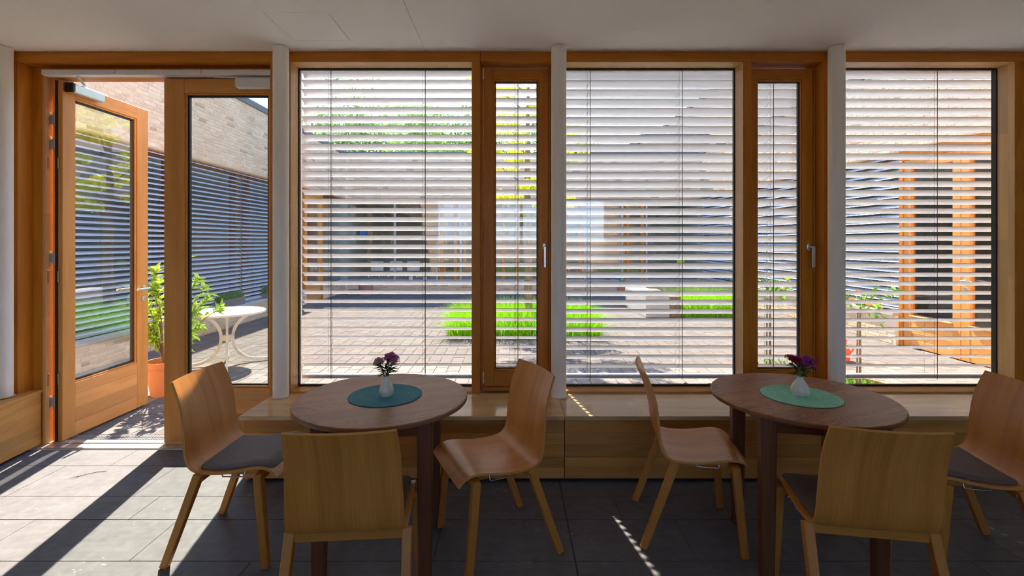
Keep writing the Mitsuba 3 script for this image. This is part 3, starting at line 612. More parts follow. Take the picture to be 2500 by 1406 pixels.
def chair(x, y, ang, label):
    k = thing('dining_chair', label, 'chair', 'bentwood dining chairs')
    for nm, ds in CP.items():
        for d in ds: put(nm, d, k, to=tw(x, y, ang), label={'coupling_wire': 'chrome coupling wire', 'shell_edge': 'lighter plywood edge'}.get(nm))
    return k
chair(-1.329, 2.379, 0, 'bentwood chair with the pale grey cushion at the far left, half in sunlight')
chair(-.595, 1.836, 94.3, 'bentwood chair seen from behind in front of the left-hand table')
chair(-.0675, 2.372, 204.8, 'bentwood chair without a cushion on the right of the left-hand table')
chair(.891, 2.478, -9.5, 'bentwood chair without a cushion on the left of the right-hand table')
chair(1.327, 1.850, 80.7, 'bentwood chair seen from behind in front of the right-hand table')
chair(2.109, 2.246, 168.6, 'bentwood chair with a brown cushion cut off by the right edge')
def cushion_mesh():
    t, X, Y, Z, ny, nz = shell_surface(90, 15)
    i0, i1 = [int(np.argmin(abs(t-q))) for q in (.425, .768)]
    sel = np.unique(np.linspace(i0, i1, 26).astype(int)); n, mth = len(sel), 21
    uu = np.linspace(-1, 1, mth); tt = np.linspace(-1, 1, n)
    Yc, Zc, NY, NZ = [np.array([np.interp(uu*.93, np.linspace(-1, 1, 15), q[i]) for i in sel]) for q in (Y, Z, ny, nz)]
    Xc = .186*uu[None]*np.ones((n, 1))
    Zc = Zc+.0055; th = .019
    # rounded plan corners: pull corner vertices in
    a, b = np.abs(uu)[None], np.abs(tt)[:, None]
    pull = np.clip((a**10+b**10), 0, 2)-1; pull = np.clip(pull, 0, 1)*.045
    Xc = Xc*(1-pull); mid = Yc.mean(0, keepdims=True); Yc = mid+(Yc-mid)*(1-pull)
    e = np.maximum(a, b); prof = np.clip((1-e)/.10, 0, 1)**.5
    lay = []
    for k, (ins, zz) in enumerate(((.985, 0), (1., .25), (1., .72), (.975, .94), (.9, 1.))):
        lay.append(None)
    top = np.stack([Xc, Yc+NY*th*(.55+.45*prof), Zc+NZ*th*(.55+.45*prof)], -1).reshape(-1, 3)
    bot = np.stack([Xc*.985, Yc, Zc+.0008], -1).reshape(-1, 3)
    i, j = np.meshgrid(np.arange(n-1), np.arange(mth-1), indexing='ij'); q0 = (i*mth+j).ravel(); q = np.stack([q0, q0+1, q0+mth+1, q0+mth], 1)
    rim = np.r_[np.arange(mth), np.arange(2, n)*mth-1, (n-1)*mth+np.arange(mth-1, -1, -1), np.arange(n-2, 0, -1)*mth]; r1 = np.roll(rim, -1); N = n*mth
    return M().add(np.vstack([top, bot]), np.vstack([q, q[:, ::-1]+N, np.stack([rim, rim+N, r1+N, r1], 1)]))
CU = {m: ply(cushion_mesh(), m, 50) for m in ('m_felt', 'm_felt_brown')}
for (x, y, ang, mt, lab) in ((-1.329, 2.379, 0, 'm_felt', 'grey felt cushion on the leftmost chair'), (-.595, 1.836, 94.3, 'm_felt_brown', 'dark felt cushion half hidden by the back of the chair before the left-hand table'),
                             (1.327, 1.850, 80.7, 'm_felt_brown', 'dark brown felt cushion on the chair before the right-hand table'), (2.109, 2.246, 168.6, 'm_felt_brown', 'dark brown felt cushion on the chair at the right edge')):
    put('seat_cushion', CU[mt], label=lab, cat='cushion', group='felt seat cushions', to=tw(x, y, ang))
# a dry sprig lying on the sunlit floor
m = M().tube([(-2.70+.0, 2.99, .003), (-2.66, 3.02, .006), (-2.62, 3.055, .004), (-2.575, 3.066, .003)], .0016, 5)
for a in range(8):
    o = np.array([-2.71+.012*math.cos(a), 2.985+.012*math.sin(a*1.7), .003]); m.tube([o, o+np.array([.018*math.cos(a*2.1), .022*math.sin(a*2.1), .004])], .0008, 4)
obj('dry_sprig', m, 'm_stem', label='small dry plant sprig lying on the sunlit stone floor', cat='sprig', smooth=True)
# ------------------------------------------------------------------ courtyard ground
XL, XR, YB = -4.85, 5.5, 14.15              # courtyard faces of the three wings
HEAD, SILL, ROOF, PW = 2.75, .35, 4.10, .0
gr = thing('ground', 'paved courtyard ground', kind='structure')
obj('sand_bed', M().box(-30, 40, 3.52, 70, -.3, -.008, b=0), 'm_sand', gr)
pl = thing('paving', 'pinkish beige concrete paving of the courtyard', kind='structure')
def unit_box(L, Wd, H, b): 
    """An open-bottomed chamfered block centred in x and y, top at z = 0."""
    a, c = L/2, Wd/2; v = [(-a+b, -c+b, 0), (a-b, -c+b, 0), (a-b, c-b, 0), (-a+b, c-b, 0), (-a, -c, -b), (a, -c, -b), (a, c, -b), (-a, c, -b), (-a, -c, -H), (a, -c, -H), (a, c, -H), (-a, c, -H)]
    f = [[0, 1, 2, 3]]+[[i+4, (i+1) % 4+4, (i+1) % 4, i] for i in range(4)]+[[i+8, (i+1) % 4+8, (i+1) % 4+4, i+4] for i in range(4)]
    return np.array(v), np.array(f)
PX, PYL = .142, .216
pv, pf = unit_box(PX-.0045, PYL-.0045, .02, .0025)
PP = [mikit.ply((pv, pf), f'm_paver{i}') for i in range(4)]
cand = []
for i in range(int((5.55+4.85)/PX)+1):
    x = -4.85+(i+.5)*PX
    y = 3.654; l = PYL*(float(rng.choice([.33, .5, .67])) if i % 2 else 1.)       # the first stone of every other row is cut
    while y < 14.1:
        cand.append((x, y+l/2, int(rng.integers(4)), rng.uniform(-.0012, .0012), l/PYL)); y += l; l = PYL
cand.sort(key=lambda c: (not seen((c[0], c[1], 0)), c[1]))
for (x, y, c, dz, l) in cand[:300]: put('paver', PP[c], pl, to=T4().translate([x, y, dz]).scale([1, l, 1]))
st = M(); cols = []
for (x, y, c, dz, l) in cand[300:]:
    st.add(pv*np.array([1, l, 1])+np.array([x, y, dz]), pf); cols.append(np.tile(np.array(PAVE[c])*rng.uniform(.93, 1.05), (len(pv), 1)))
v, f, _ = st.get()
put('paver_field', mikit.ply((v, f), 'm_brickfield', color=np.vstack(cols)), pl, kind='stuff')
# ------------------------------------------------------------------ brick wings round the courtyard
def bricks(holder, Rm, o, L, z0, z1, n_parts=300):
    """Bricks on a face: Rm maps (along, outward, up); o: start of the face at ground level."""
    Rm = np.array(Rm, float); o = np.array(o, float); hc = .0535; out = []
    lens = (.232, .232, .232, .112, .170)
    B_ = {l: unit_box(l-.010, hc-.011, .012, .0025) for l in set(lens)}
    perm = np.array([[1, 0, 0], [0, 0, 1], [0, 1, 0]])           # block's top becomes the outward face, its y the height
    lm = Rm@perm
    flip = np.linalg.det(lm) < 0
    z = z0; 
    while z+hc <= z1+1e-6:
        a = -rng.uniform(0, .2)
        while a < L:
            l = float(rng.choice(lens))
            if a >= 0 and a+l <= L: out.append((a+l/2, z+hc/2, l, int(rng.choice(4, p=[.44, .32, .19, .05])), rng.uniform(-.002, .002)))
            a += l
        z += hc
    P3 = lambda a, z, d: o+Rm@np.array([a, .008+d, z])
    out.sort(key=lambda b: (not seen(P3(b[0], b[1], 0)), np.linalg.norm(P3(b[0], b[1], 0)-np.array([0, 0, EYE]))))
    cache = {}
    for (a, z, l, c, d) in out[:n_parts]:
        if (l, c) not in cache:
            bv, bf = B_[l]; cache[l, c] = mikit.ply((bv@lm.T, bf if not flip else np.array(bf)[:, ::-1]), f'm_brick{c}')
        put('brick', cache[l, c], holder, to=T4().translate(P3(a, z, d).tolist()))
    if len(out) > n_parts:
        s = M(); cc = []
        for (a, z, l, c, d) in out[n_parts:]:
            bv, bf = B_[l]; s.add(bv@lm.T+P3(a, z, d), bf if not flip else np.array(bf)[:, ::-1]); cc.append(np.tile(np.array(BRICK[c])*rng.uniform(.88, 1.1), (len(bv), 1)))
        v, f, _ = s.get(); put('brick_field', mikit.ply((v, f), 'm_brickfield', color=np.vstack(cc)), holder, kind='stuff')
def wing(label, Rm, o, L, near, posts, panes, sill=SILL):
    """A flat-roofed wing: brick upper wall, ribbon of glazing, brick plinth with a stone sill; local axes along, outward, up."""
    k = thing('brick_wing', label, 'building', 'brick wings round the courtyard')
    Rm = np.array(Rm, float); o = np.array(o, float)
    def B(nm, mt, *a, g=None, b=.003, p=k, **kk): return obj(nm, turned(M().box(*a, b=b, g=g), Rm, o), mt, p, uv=True, **kk)
    B('upper_wall', 'm_mortar', 0, L, -.30, -.0, HEAD, ROOF-.11, b=0)
    B('coping', 'm_roofedge', -.02, L+.02, -.42, .035, ROOF-.11, ROOF, label='dark grey metal roof edge')
    B('roof', 'm_roofedge', 0, L, -4.2, -.42, ROOF-.2, ROOF-.15)
    B('soffit_board', 'm_brick2', 0, L, -.18, -.004, HEAD-.012, HEAD-.001)
    bricks(k, Rm, o, L, HEAD+.004, ROOF-.115, near)
    for (a, b_) in panes:                                         # plinth only under the windows
        pk = B('plinth', 'm_mortar', a, b_, -.30, .035, -.005, sill-.05, b=0)
        B('sill', 'm_stone_sill', a, b_, -.28, .075, sill-.05, sill, b=.004, p=k)
        bricks(pk, Rm, o+Rm@np.array([a, .035, 0]), b_-a, .0, sill-.055, 0)
        q = [o+Rm@np.array(t) for t in ((a, -.20, sill), (b_, -.20, sill), (b_, -.20, HEAD), (a, -.20, HEAD))]
        obj('pane', M().quad(*q), 'm_glass_wing', k)
        B('frame', 'm_pot_grey', a, b_, -.26, -.17, sill, sill+.06); B('frame', 'm_post', a, b_, -.26, -.17, HEAD-.09, HEAD-.013)
    for (a, w, mt) in posts: B('window_post', mt, a-w/2, a+w/2, -.27, -.14, sill, HEAD-.013, g='z')
    r = M().box(0, L, -4.3, -4.2, 0, HEAD+.1, b=0).box(0, L, -4.2, -.3, HEAD+.05, HEAD+.15, b=0).box(-.1, 0, -4.3, -.0, 0, HEAD+.1, b=0).box(L, L+.1, -4.3, -.0, 0, HEAD+.1, b=0)
    obj('room', turned(r, Rm, o), 'm_room_dark', k); obj('room_floor', turned(M().box(0, L, -4.2, -.3, -.05, .0, b=0), Rm, o), 'm_room_floor', k)
    return k, B
RL = [[0, 1, 0], [1, 0, 0], [0, 0, 1]]      # left wing: along +y, outward +x
RF = [[1, 0, 0], [0, -1, 0], [0, 0, 1]]     # far wing: along +x, outward -y
RR = [[0, -1, 0], [1, 0, 0], [0, 0, 1]]     # right wing: along +y, outward -x
wl, BL = wing('brick wing with lowered blinds along the left side of the courtyard', RL, (XL, 3.76, 0), YB-3.76, 300,
    [(a, .06, 'm_post') for a in (.03, 1.58, 3.30, 3.72, 5.00, 5.42, 6.66, 8.40)], [(0, 7.58), (8.70, YB-3.76)])
wf_, BF = wing('far brick wing with a long strip of windows across the end of the courtyard', RF, (XL, YB, 0), XR-XL, 300,
    [(x-XL, .10, 'm_frame') for x in (-2.07, -1.655, -.23, .19, 1.64, 2.05, 3.46, 3.89)]+[(x-XL, .05, 'm_stone_sill') for x in (-3.46, -2.20, -1.50, 1.50, 2.20, 3.3, 4.02)], [(0, XR-XL)])
wr, BR = wing('sunlit brick wing with a timber door along the right side of the courtyard', RR, (XR, 3.76, 0), YB-3.76, 300,
    [(a, .06, 'm_post') for a in (.05, 3.12, 4.9, 6.4, 8.1, 10.3)], [(3.09, YB-3.76)], sill=.46)
# timber doors of the wings
def wing_door(label, Rm, o, a0, a1, a2, zb, zt):
    """Glazed leaves from a0 to a1 (and a1 to a2): stiles, rails, bottom panel, pane, sill bead; local axes along, outward, up."""
    k = thing('courtyard_door', label, 'door')
    Rm = np.array(Rm, float); o = np.array(o, float)
    for (p, q) in ((a0, a1), (a1, a2)) if a2 else ((a0, a1),):
        s = .115
        def B(nm, mt, *a, g=None, b=.004, **kk): return obj(nm, turned(M().box(*a, b=b, g=g), Rm, o), mt, k, uv=True, **kk)
        B('stile', 'm_door', p+.003, p+s, -.10, -.03, .01, zt, g='z'); B('stile', 'm_door', q-s, q-.003, -.10, -.03, .01, zt, g='z')
        B('rail', 'm_door', p+s, q-s, -.10, -.03, zt-.13, zt, g='x')
        zz = np.linspace(.01, zb, 5)
        for j in range(4): B('board', f'm_doorboard{j % 3}', p+s, q-s, -.095, -.035, zz[j]+.001, zz[j+1]-.001, g='x', b=.002)
        B('sill_bead', 'm_oak2', p+s, q-s, -.06, -.005, zb, zb+.02, g='x')
        w = [o+Rm@np.array(t) for t in ((p+s, -.07, zb+.02), (q-s, -.07, zb+.02), (q-s, -.07, zt-.13), (p+s, -.07, zt-.13))]
        obj('pane', M().quad(*w), 'm_glass_wing', k)
    B('frame_head', 'm_frame', a0-.06, (a2 or a1)+.06, -.12, -.02, zt, HEAD-.013, g='x'); B('frame_jamb', 'm_frame', a0-.06, a0, -.12, -.01, 0, zt, g='z'); B('frame_jamb', 'm_frame', (a2 or a1), (a2 or a1)+.06, -.12, -.01, 0, zt, g='z')
    return k, (lambda m: turned(m, Rm, o))
kr, WR = wing_door('double glazed timber door of the right wing in sunlight', RR, (XR, 3.76, 0), 1.28, 2.165, 3.03, .43, 2.60)
hm = lever(None, None, 2.10, .985, -.03, -1, 1); obj('handle', WR(hm), 'm_alu', kr, label='metal lever handle')
lc = M().lathe([(0, 0), (.028, 0), (.028, .010), (0, .012)], n=20); v, f, _ = lc.get(); obj('lock', WR(M().add(np.stack([v[:, 0]+2.10, v[:, 2]-.03, v[:, 1]+.88], 1), f)), 'm_alu', kr, smooth=40, label='round metal lock rose')
obj('pier', M().box(XR, XR+.3, 3.76, 4.98, 0, HEAD, b=.002), 'm_brick1', wr)
kl, WL_ = wing_door('glazed timber door at the far end of the left wing', RL, (XL, 3.76, 0), 7.64, 8.64, None, .43, 2.58)
# lowered blinds of the wings
wg = 'lowered blinds on the side wings'
for i, (a0, a1) in enumerate(((.05, 1.60), (1.64, 3.29), (3.33, 4.97), (5.01, 6.66), (6.70, 7.56))):
    blind('blue grey venetian blind on the left wing, ' + ('nearest to us', 'second from the open door', 'behind the shrub', 'behind the white garden table', 'next to its far door')[i], wg, RL, (XL-.075, 3.76+a0, 0), a1-a0, .375, HEAD-.05, 25, .0715, .05, (.35, a1-a0-.35), 'm_slat_wing', thick=False)
for i, (a0, a1) in enumerate(((3.12, 4.88), (4.92, 6.68), (6.72, 8.48), (8.52, 10.3))):
    blind('blue grey venetian blind on the right wing, ' + ('beside its timber door', 'second from its timber door', 'third from its timber door', 'in the far corner')[i], wg, RR, (XR+.075, 3.76+a0, 0), a1-a0, .50, HEAD-.05, 38, .0715, .05, (.35, a1-a0-.35), 'm_slat_wing', thick=False)
# taller hall behind the right wing
hl = thing('hall_block', 'taller pale brick hall rising behind the right wing', 'building')
obj('wall', M().box(8.2, 20, 15, 29.5, 0, 7.55, b=.01), 'm_brick1', hl); obj('coping', M().box(8.1, 20.1, 14.9, 29.6, 7.55, 7.68, b=.01), 'm_roofedge', hl)
lb = thing('link_block', 'dark flat-roofed block in front of the tall hall', 'building')
obj('wall', M().box(5.6, 8.18, 20, 24, 0, 5.75, b=.01), 'm_brick3', lb); obj('coping', M().box(5.55, 8.19, 19.9, 24.1, 5.75, 6.1, b=.01), 'm_roofedge', lb)
# ------------------------------------------------------------------ things in the courtyard
gt = thing('garden_table', 'round white metal garden table with curved legs outside the glazed door', 'table')
gx, gy = -3.395, 5.755
obj('tabletop', M().lathe([(0, .640), (.408, .640), (.415, .636), (.415, .618), (.410, .614), (0, .614)], (gx, gy, 0), 96), 'm_paint_garden', gt, smooth=30)
for a in (-60, 29, 119, 208):
    ca, sa = math.cos(math.radians(a)), math.sin(math.radians(a))
    th = np.linspace(math.radians(80), math.radians(-86), 26)
    pr = [(.335-.275*math.cos(t), .318+.285*math.sin(t)) for t in th]; pr = pr+[(.43, .030)]
    v, q = [], []
    for i, (r, z) in enumerate(pr):
        t = np.array(pr[min(i+1, len(pr)-1)])-np.array(pr[max(i-1, 0)]); t /= np.linalg.norm(t); nr, nz = -t[1], t[0]
        for (e, w) in ((-1, -1), (1, -1), (1, 1), (-1, 1)):
            rr, zz = r+e*nr*.017, z+e*nz*.017; v.append((gx+rr*ca-w*.011*sa, gy+rr*sa+w*.011*ca, max(zz, .012)))
    n_ = len(pr)
    for i in range(n_-1):
        for j in range(4): q.append([i*4+j, i*4+(j+1) % 4, i*4+4+(j+1) % 4, i*4+4+j])
    q += [[3, 2, 1, 0], [n_*4-4, n_*4-3, n_*4-2, n_*4-1]]
    lg = obj('leg', M().add(v, q), 'm_paint_garden', gt)
    obj('foot_cap', M().box(.40, .445, -.014, .014, 0, .050, b=.003, R=[[ca, -sa, 0], [sa, ca, 0], [0, 0, 1]], o=(gx, gy, 0)), 'm_paint_garden', lg)
obj('hub', M().tube([(gx, gy, .29), (gx, gy, .345)], .058, 20), 'm_paint_garden', gt, smooth=40)
def pot(name, x, y, r0, r1, h, rim, mt, label, z=0., group=None, soil=True, n=48):
    k = thing(name, label, 'pot', group)
    p = [(0, z), (r0, z), (r0+(r1-r0)*.86, z+h-rim), (r1, z+h-rim+.004), (r1+.006, z+h-.006), (r1+.002, z+h), (r1-.010, z+h), (r1-.016, z+h-rim), (r1-.02, z+h-rim-.01)]
    obj('body', M().lathe(p, (x, y, 0), n), mt, k, smooth=35)
    if soil: obj('soil', M().lathe([(0, z+h-rim+.010), (r1-.014, z+h-rim+.005)], (x, y, 0), 24), 'm_soil', k)
    return k
pot('terracotta_pot', -3.335, 4.63, .108, .150, .325, .062, 'm_terracotta', 'large terracotta pot with the bright green shrub by the open door')
# potted shrub
def shrub(name, label, base, stems, leafm, n_leaf, Ls, Ws, stemr=.007, extra=0):
    k = thing(name, label, 'plant')
    b0 = np.array(base, float); D = [leaf_ply(m) for m in leafm]; tips = []
    for s in stems:
        s = np.array(s, float); mid = (b0+s)/2+np.array([(b0-s)[0]*.12, (b0-s)[1]*.12, .06])
        cv = np.array([(1-t)**2*b0+2*t*(1-t)*mid+t*t*s for t in np.linspace(0, 1, 9)])
        obj('branch', M().tube(cv, np.linspace(stemr, .0025, 9), 6), 'm_bark', k, smooth=True); tips.append(cv)
    per = n_leaf//len(tips); ga = 2.39996; cnt = 0
    for cv in tips:
        L_ = np.linalg.norm(cv[-1]-cv[0])
        for i in range(per):
            g = rng.uniform(0, 1)**1.5; q = 1-g*min(.7, .16/L_); j = q*8; j0 = min(int(j), 7); o = cv[j0]+(cv[j0+1]-cv[j0])*(j-j0)
            ax = cv[j0+1]-cv[j0]; ax /= np.linalg.norm(ax)
            a = np.cross(ax, [.2, .9, .1]); a /= np.linalg.norm(a); b = np.cross(ax, a); ph = i*ga+cnt
            d = (np.cos(ph)*a+np.sin(ph)*b)*rng.uniform(.7, 1.2)+ax*rng.uniform(.1, 1.0)+np.array([0, 0, .15])
            o = o+rng.normal(size=3)*.006
            put('leaf', D[int(rng.integers(len(D)))], k, to=_aim(o, d, ax+.2*rng.normal(size=3), rng.uniform(*Ls), rng.uniform(*Ws)))
        cnt += 1
    if extra:                                                     # the many more leaves past the countable ones
        m = M()
        for i in range(extra):
            cv = tips[int(rng.integers(len(tips)))]; j0 = int(rng.integers(4, 8)); o = cv[j0]+(cv[j0+1]-cv[j0])*rng.uniform()+rng.normal(size=3)*.012
            ax = cv[8]-cv[4]; ax /= np.linalg.norm(ax); d = rng.normal(size=3)*.8+ax*.6; d /= np.linalg.norm(d); l = rng.uniform(*Ls)*.9
            x_ = np.cross(d, ax+.3*rng.normal(size=3)); x_ /= np.linalg.norm(x_); z_ = np.cross(x_, d); m.add((LV*np.array([rng.uniform(*Ws), l, l]))@np.array([x_, d, z_])+o, LF)
        obj('leaf_mass', m, leafm[0], k, kind='stuff')
    return k
sx, sy = -3.335, 4.63
main = [(-.10, .02, 1.20), (-.04, -.05, 1.06), (.16, .05, 1.30), (.34, -.02, 1.12), (.42, .04, .95), (.33, -.08, .80), (.27, -.06, .66), (-.14, -.05, .92), (-.13, .04, .74), (-.08, -.10, .60), (.10, .1, 1.0), (.24, .05, .55)]
twig = [(a+rng.uniform(-.09, .09), b+rng.uniform(-.07, .07), c-rng.uniform(.02, .14)) for a, b, c in main]
shrub('potted_shrub', 'bright yellow green leafy shrub growing in the terracotta pot by the door', (sx, sy, .28), [(sx+a, sy+b, c) for a, b, c in main+twig],
    ('m_leaf', 'm_leaf_b', 'm_leaf'), 288, (.070, .105), (.028, .040), extra=420)
# grass beds
def grass(name, label, x0, x1, y0, y1, n, h):
    xs_, ys_ = rng.uniform(x0, x1, n), rng.uniform(y0, y1, n)
    seg = 5; t = np.linspace(0, 1, seg)
    ph = rng.uniform(0, 2*np.pi, n); edge = np.stack([(xs_-(x0+x1)/2)/(x1-x0)*2, (ys_-(y0+y1)/2)/(y1-y0)*2], 1)
    dirx = np.cos(ph)*.6+edge[:, 0]**3*1.2; diry = np.sin(ph)*.6+edge[:, 1]**3*1.2
    H = h*rng.uniform(.6, 1.1, n); bend = rng.uniform(.15, .55, n)*h
    P = np.stack([xs_[:, None]+dirx[:, None]*bend[:, None]*t**2, ys_[:, None]+diry[:, None]*bend[:, None]*t**2, H[:, None]*(t*1.0-.22*t**2*np.minimum(1.3, np.hypot(dirx, diry))[:, None])], -1)
    wd = .0045*(1-t**2)[None, :, None]*np.stack([np.sin(ph), np.cos(ph), 0*ph], 1)[:, None]
    v = np.concatenate([P-wd, P+wd], 1).reshape(-1, 3); base = np.arange(n)*2*seg
    f = np.vstack([np.stack([base+i, base+seg+i, base+seg+i+1, base+i+1], 1) for i in range(seg-1)])
    obj(name, M().add(v, f), 'm_grass', label=label, cat='grass', kind='stuff')
grass('ornamental_grass', 'bright green ornamental grass bed around the tree in the courtyard', -.95, 1.36, 7.2, 8.95, 9000, .53)
grass('ornamental_grass', 'bright green ornamental grass patch beside the concrete block', 3.32, 4.75, 9.35, 10.9, 5200, .56)
cb = thing('concrete_bench', 'low grey concrete bench block at the edge of the right grass patch', 'bench')
obj('block', M().box(2.60, 3.06, 9.30, 11.0, 0, .43, b=.008), 'm_concrete', cb); obj('end_panel', M().box(3.06, 3.30, 9.36, 11.0, 0, .40, b=.006), 'm_bark', cb)
# trees
def foliage(blobs, n, size, m):
    """n leaf cards in a union of ellipsoids (cx, cy, cz, rx, ry, rz)."""
    B = np.array(blobs, float); w = B[:, 3]*B[:, 4]*B[:, 5]; pick = rng.choice(len(B), n, p=w/w.sum())
    d = rng.normal(size=(n, 3)); d /= np.linalg.norm(d, axis=1, keepdims=True); r = rng.uniform(.25, 1, n)**.45
    c = B[pick, :3]+d*r[:, None]*B[pick, 3:]
    a = rng.normal(size=(n, 3)); a /= np.linalg.norm(a, axis=1, keepdims=True); b = np.cross(a, rng.normal(size=(n, 3))); b /= np.linalg.norm(b, axis=1, keepdims=True)
    s = size*rng.uniform(.6, 1.3, n)[:, None]
    v = np.stack([c-a*s, c+b*s*.45, c+a*s, c-b*s*.45], 1).reshape(-1, 3); q = np.arange(n*4).reshape(-1, 4)
    return M().add(v, q)
tx, ty = .285, 8.2
tr_ = thing('courtyard_tree', 'slender golden green tree standing in the middle grass bed', 'tree')
obj('trunk', M().tube([(tx, ty, -.02), (tx+.01, ty, 1.2), (tx-.01, ty+.02, 2.4), (tx, ty, 3.6), (tx+.02, ty, 4.8)], [.078, .066, .052, .034, .012], 12), 'm_bark', tr_, smooth=True)
blobs = []
for i in range(20):
    z = 1.95+i*.155; a = i*2.4; r = (.55+.35*math.sin((i+2)/22*math.pi))*(.75+.25*rng.uniform())
    e = np.array([tx+r*math.cos(a), ty+r*math.sin(a), z+.22+.1*rng.normal()])
    obj('branch', M().tube([(tx, ty, z-.18), (tx+.5*(e[0]-tx), ty+.5*(e[1]-ty), z+.08), e], [.016, .010, .004], 6), 'm_bark', tr_, smooth=True)
    blobs.append((*e, .30, .30, .13)); blobs.append((tx+.55*(e[0]-tx), ty+.55*(e[1]-ty), z+.12, .26, .26, .11))
obj('foliage', foliage(blobs, 13000, .033, 'm_leaf_gold'), 'm_leaf_gold', tr_, kind='stuff')

def bgtree(label, x, y, h, r, m, n, size, low=.35):
    k = thing('background_tree', label, 'tree', 'trees behind the far wing')
    obj('trunk', M().tube([(x, y, 0), (x+.1, y, h*.45), (x, y, h*.85)], [.22, .16, .05], 8), 'm_bark', k, smooth=True)
    bl = [(x+rng.normal()*r*.45, y+rng.normal()*r*.4, h*rng.uniform(low, .92), r*.5*rng.uniform(.7, 1.2), r*.5, h*.10) for _ in range(22)]
    for b in bl[:6]: obj('limb', M().tube([(x, y, h*.35), ((x+b[0])/2, y, (h*.35+b[2])/2+.3), b[:3]], [.09, .06, .02], 5), 'm_bark', k, smooth=True)
    obj('foliage', foliage(bl, n, size, m), m, k, kind='stuff')
bgtree('loose grey green willow-like tree rising over the roof at the left', -9.2, 30, 11.6, 3.4, 'm_leaf_willow', 12000, .115)
bgtree('tall loose tree behind the roof left of the narrow window', -7.1, 38, 12.6, 3.2, 'm_leaf_willow', 12000, .115)
bgtree('denser green tree behind the roof beside the first mullion', -2.6, 30, 9.9, 3.0, 'm_leaf_hedge', 14000, .105)
bgtree('dark green bushy tree behind the golden tree', .8, 36, 11.2, 2.6, 'm_leaf_hedge', 14000, .105)
bgtree('low bright tree behind the roof in the middle window', 4.4, 29, 8.0, 1.9, 'm_leaf', 9000, .095)
bgtree('small green tree next to the dark block', 6.9, 26.5, 6.9, 1.0, 'm_leaf_hedge', 5000, .085)
bgtree('low green tree at the foot of the willows', -4.3, 23, 6.6, 2.6, 'm_leaf_hedge', 12000, .10)
# planters and pots
def trough(x, y, L, label, plabel, z=SILL):
    k = thing('planter_trough', label, 'planter')
    obj('box', M().prism([(-.075, 0), (.075, 0), (.09, .14), (.078, .14), (.068, .10), (-.068, .10), (-.078, .14), (-.09, .14)], 0, L, 'y').get() and turned(M().prism([(-.075, 0), (.075, 0), (.09, .14), (.078, .14), (.068, .10), (-.068, .10), (-.078, .14), (-.09, .14)], 0, L, 'y'), np.eye(3), (x, y, z)), 'm_pot_grey', k)
    obj('soil', M().box(x-.07, x+.07, y+.01, y+L-.01, z+.09, z+.11, b=.002), 'm_soil', k)
    n = 420; m = M()
    for i in range(n):
        o = np.array([x+rng.uniform(-.07, .07), y+rng.uniform(.02, L-.02), z+.10]); d = np.array([rng.normal()*.35, rng.normal()*.35, 1.]); s = rng.uniform(.09, .17)
        v = LV*np.array([.014, s, s]); y_ = d/np.linalg.norm(d); x_ = np.cross(y_, [rng.normal(), rng.normal(), .1]); x_ /= np.linalg.norm(x_); z_ = np.cross(x_, y_)
        m.add(v@np.array([x_, y_, z_])+o, LF)
    obj('trough_plants', m, 'm_leaf_rose', label=plabel, cat='plants', kind='stuff')
trough(-4.868, 7.95, .72, 'dark grey trough on the left sill above the white table', 'low green plants filling the trough above the white table')
trough(-4.868, 9.45, .72, 'dark grey trough farther along the left sill', 'upright green plants in the farther trough on the left sill')
pot('plant_pot', -4.03, 13.35, .16, .205, .30, .05, 'm_pot_pink', 'reddish plastic pot at the foot of the far wing')
pot('plant_pot', -4.43, 13.55, .15, .17, .12, .03, 'm_pot_pink', 'low reddish bowl beside the taller reddish pot')
pot('plant_pot', 3.10, 13.40, .13, .17, .27, .05, 'm_terracotta', 'orange terracotta pot at the foot of the far wing')
def tuft(name, x, y, z, n, s, m, label, spread=.12):
    mm = M()
    for i in range(n):
        o = np.array([x+rng.normal()*spread*.4, y+rng.normal()*spread*.4, z]); d = np.array([rng.normal()*.6, rng.normal()*.6, 1.]); d /= np.linalg.norm(d); l = s*rng.uniform(.6, 1.2)
        x_ = np.cross(d, rng.normal(size=3)); x_ /= np.linalg.norm(x_); z_ = np.cross(x_, d); mm.add((LV*np.array([l*.3, l, l]))@np.array([x_, d, z_])+o, LF)
    return obj(name, mm, m, label=label, cat='plant')
tuft('pot_plant', 3.10, 13.40, .25, 40, .17, 'm_leaf_rose', 'leafy green plant in the orange pot at the far wing')
for i, (x, c, lab) in enumerate(((-2.95, 'm_white', 'small white pot on the far sill left of the posts'), (-2.53, 'm_white', 'small white pot with yellow flowers on the far sill'), (2.83, 'm_pot_grey', 'small grey pot on the far sill under the middle window'), (3.15, 'm_blue', 'small blue pot on the far sill under the middle window'))):
    pot('sill_pot', x, YB-.02, .05, .065, .11, .02, c, lab, SILL, n=20)
    if i < 2: tuft('sill_plant', x, YB-.02, SILL+.09, 26, .13, 'm_leaf_rose', ('green leafy plant in the left white sill pot', 'yellow flowered plant in the right white sill pot')[i])
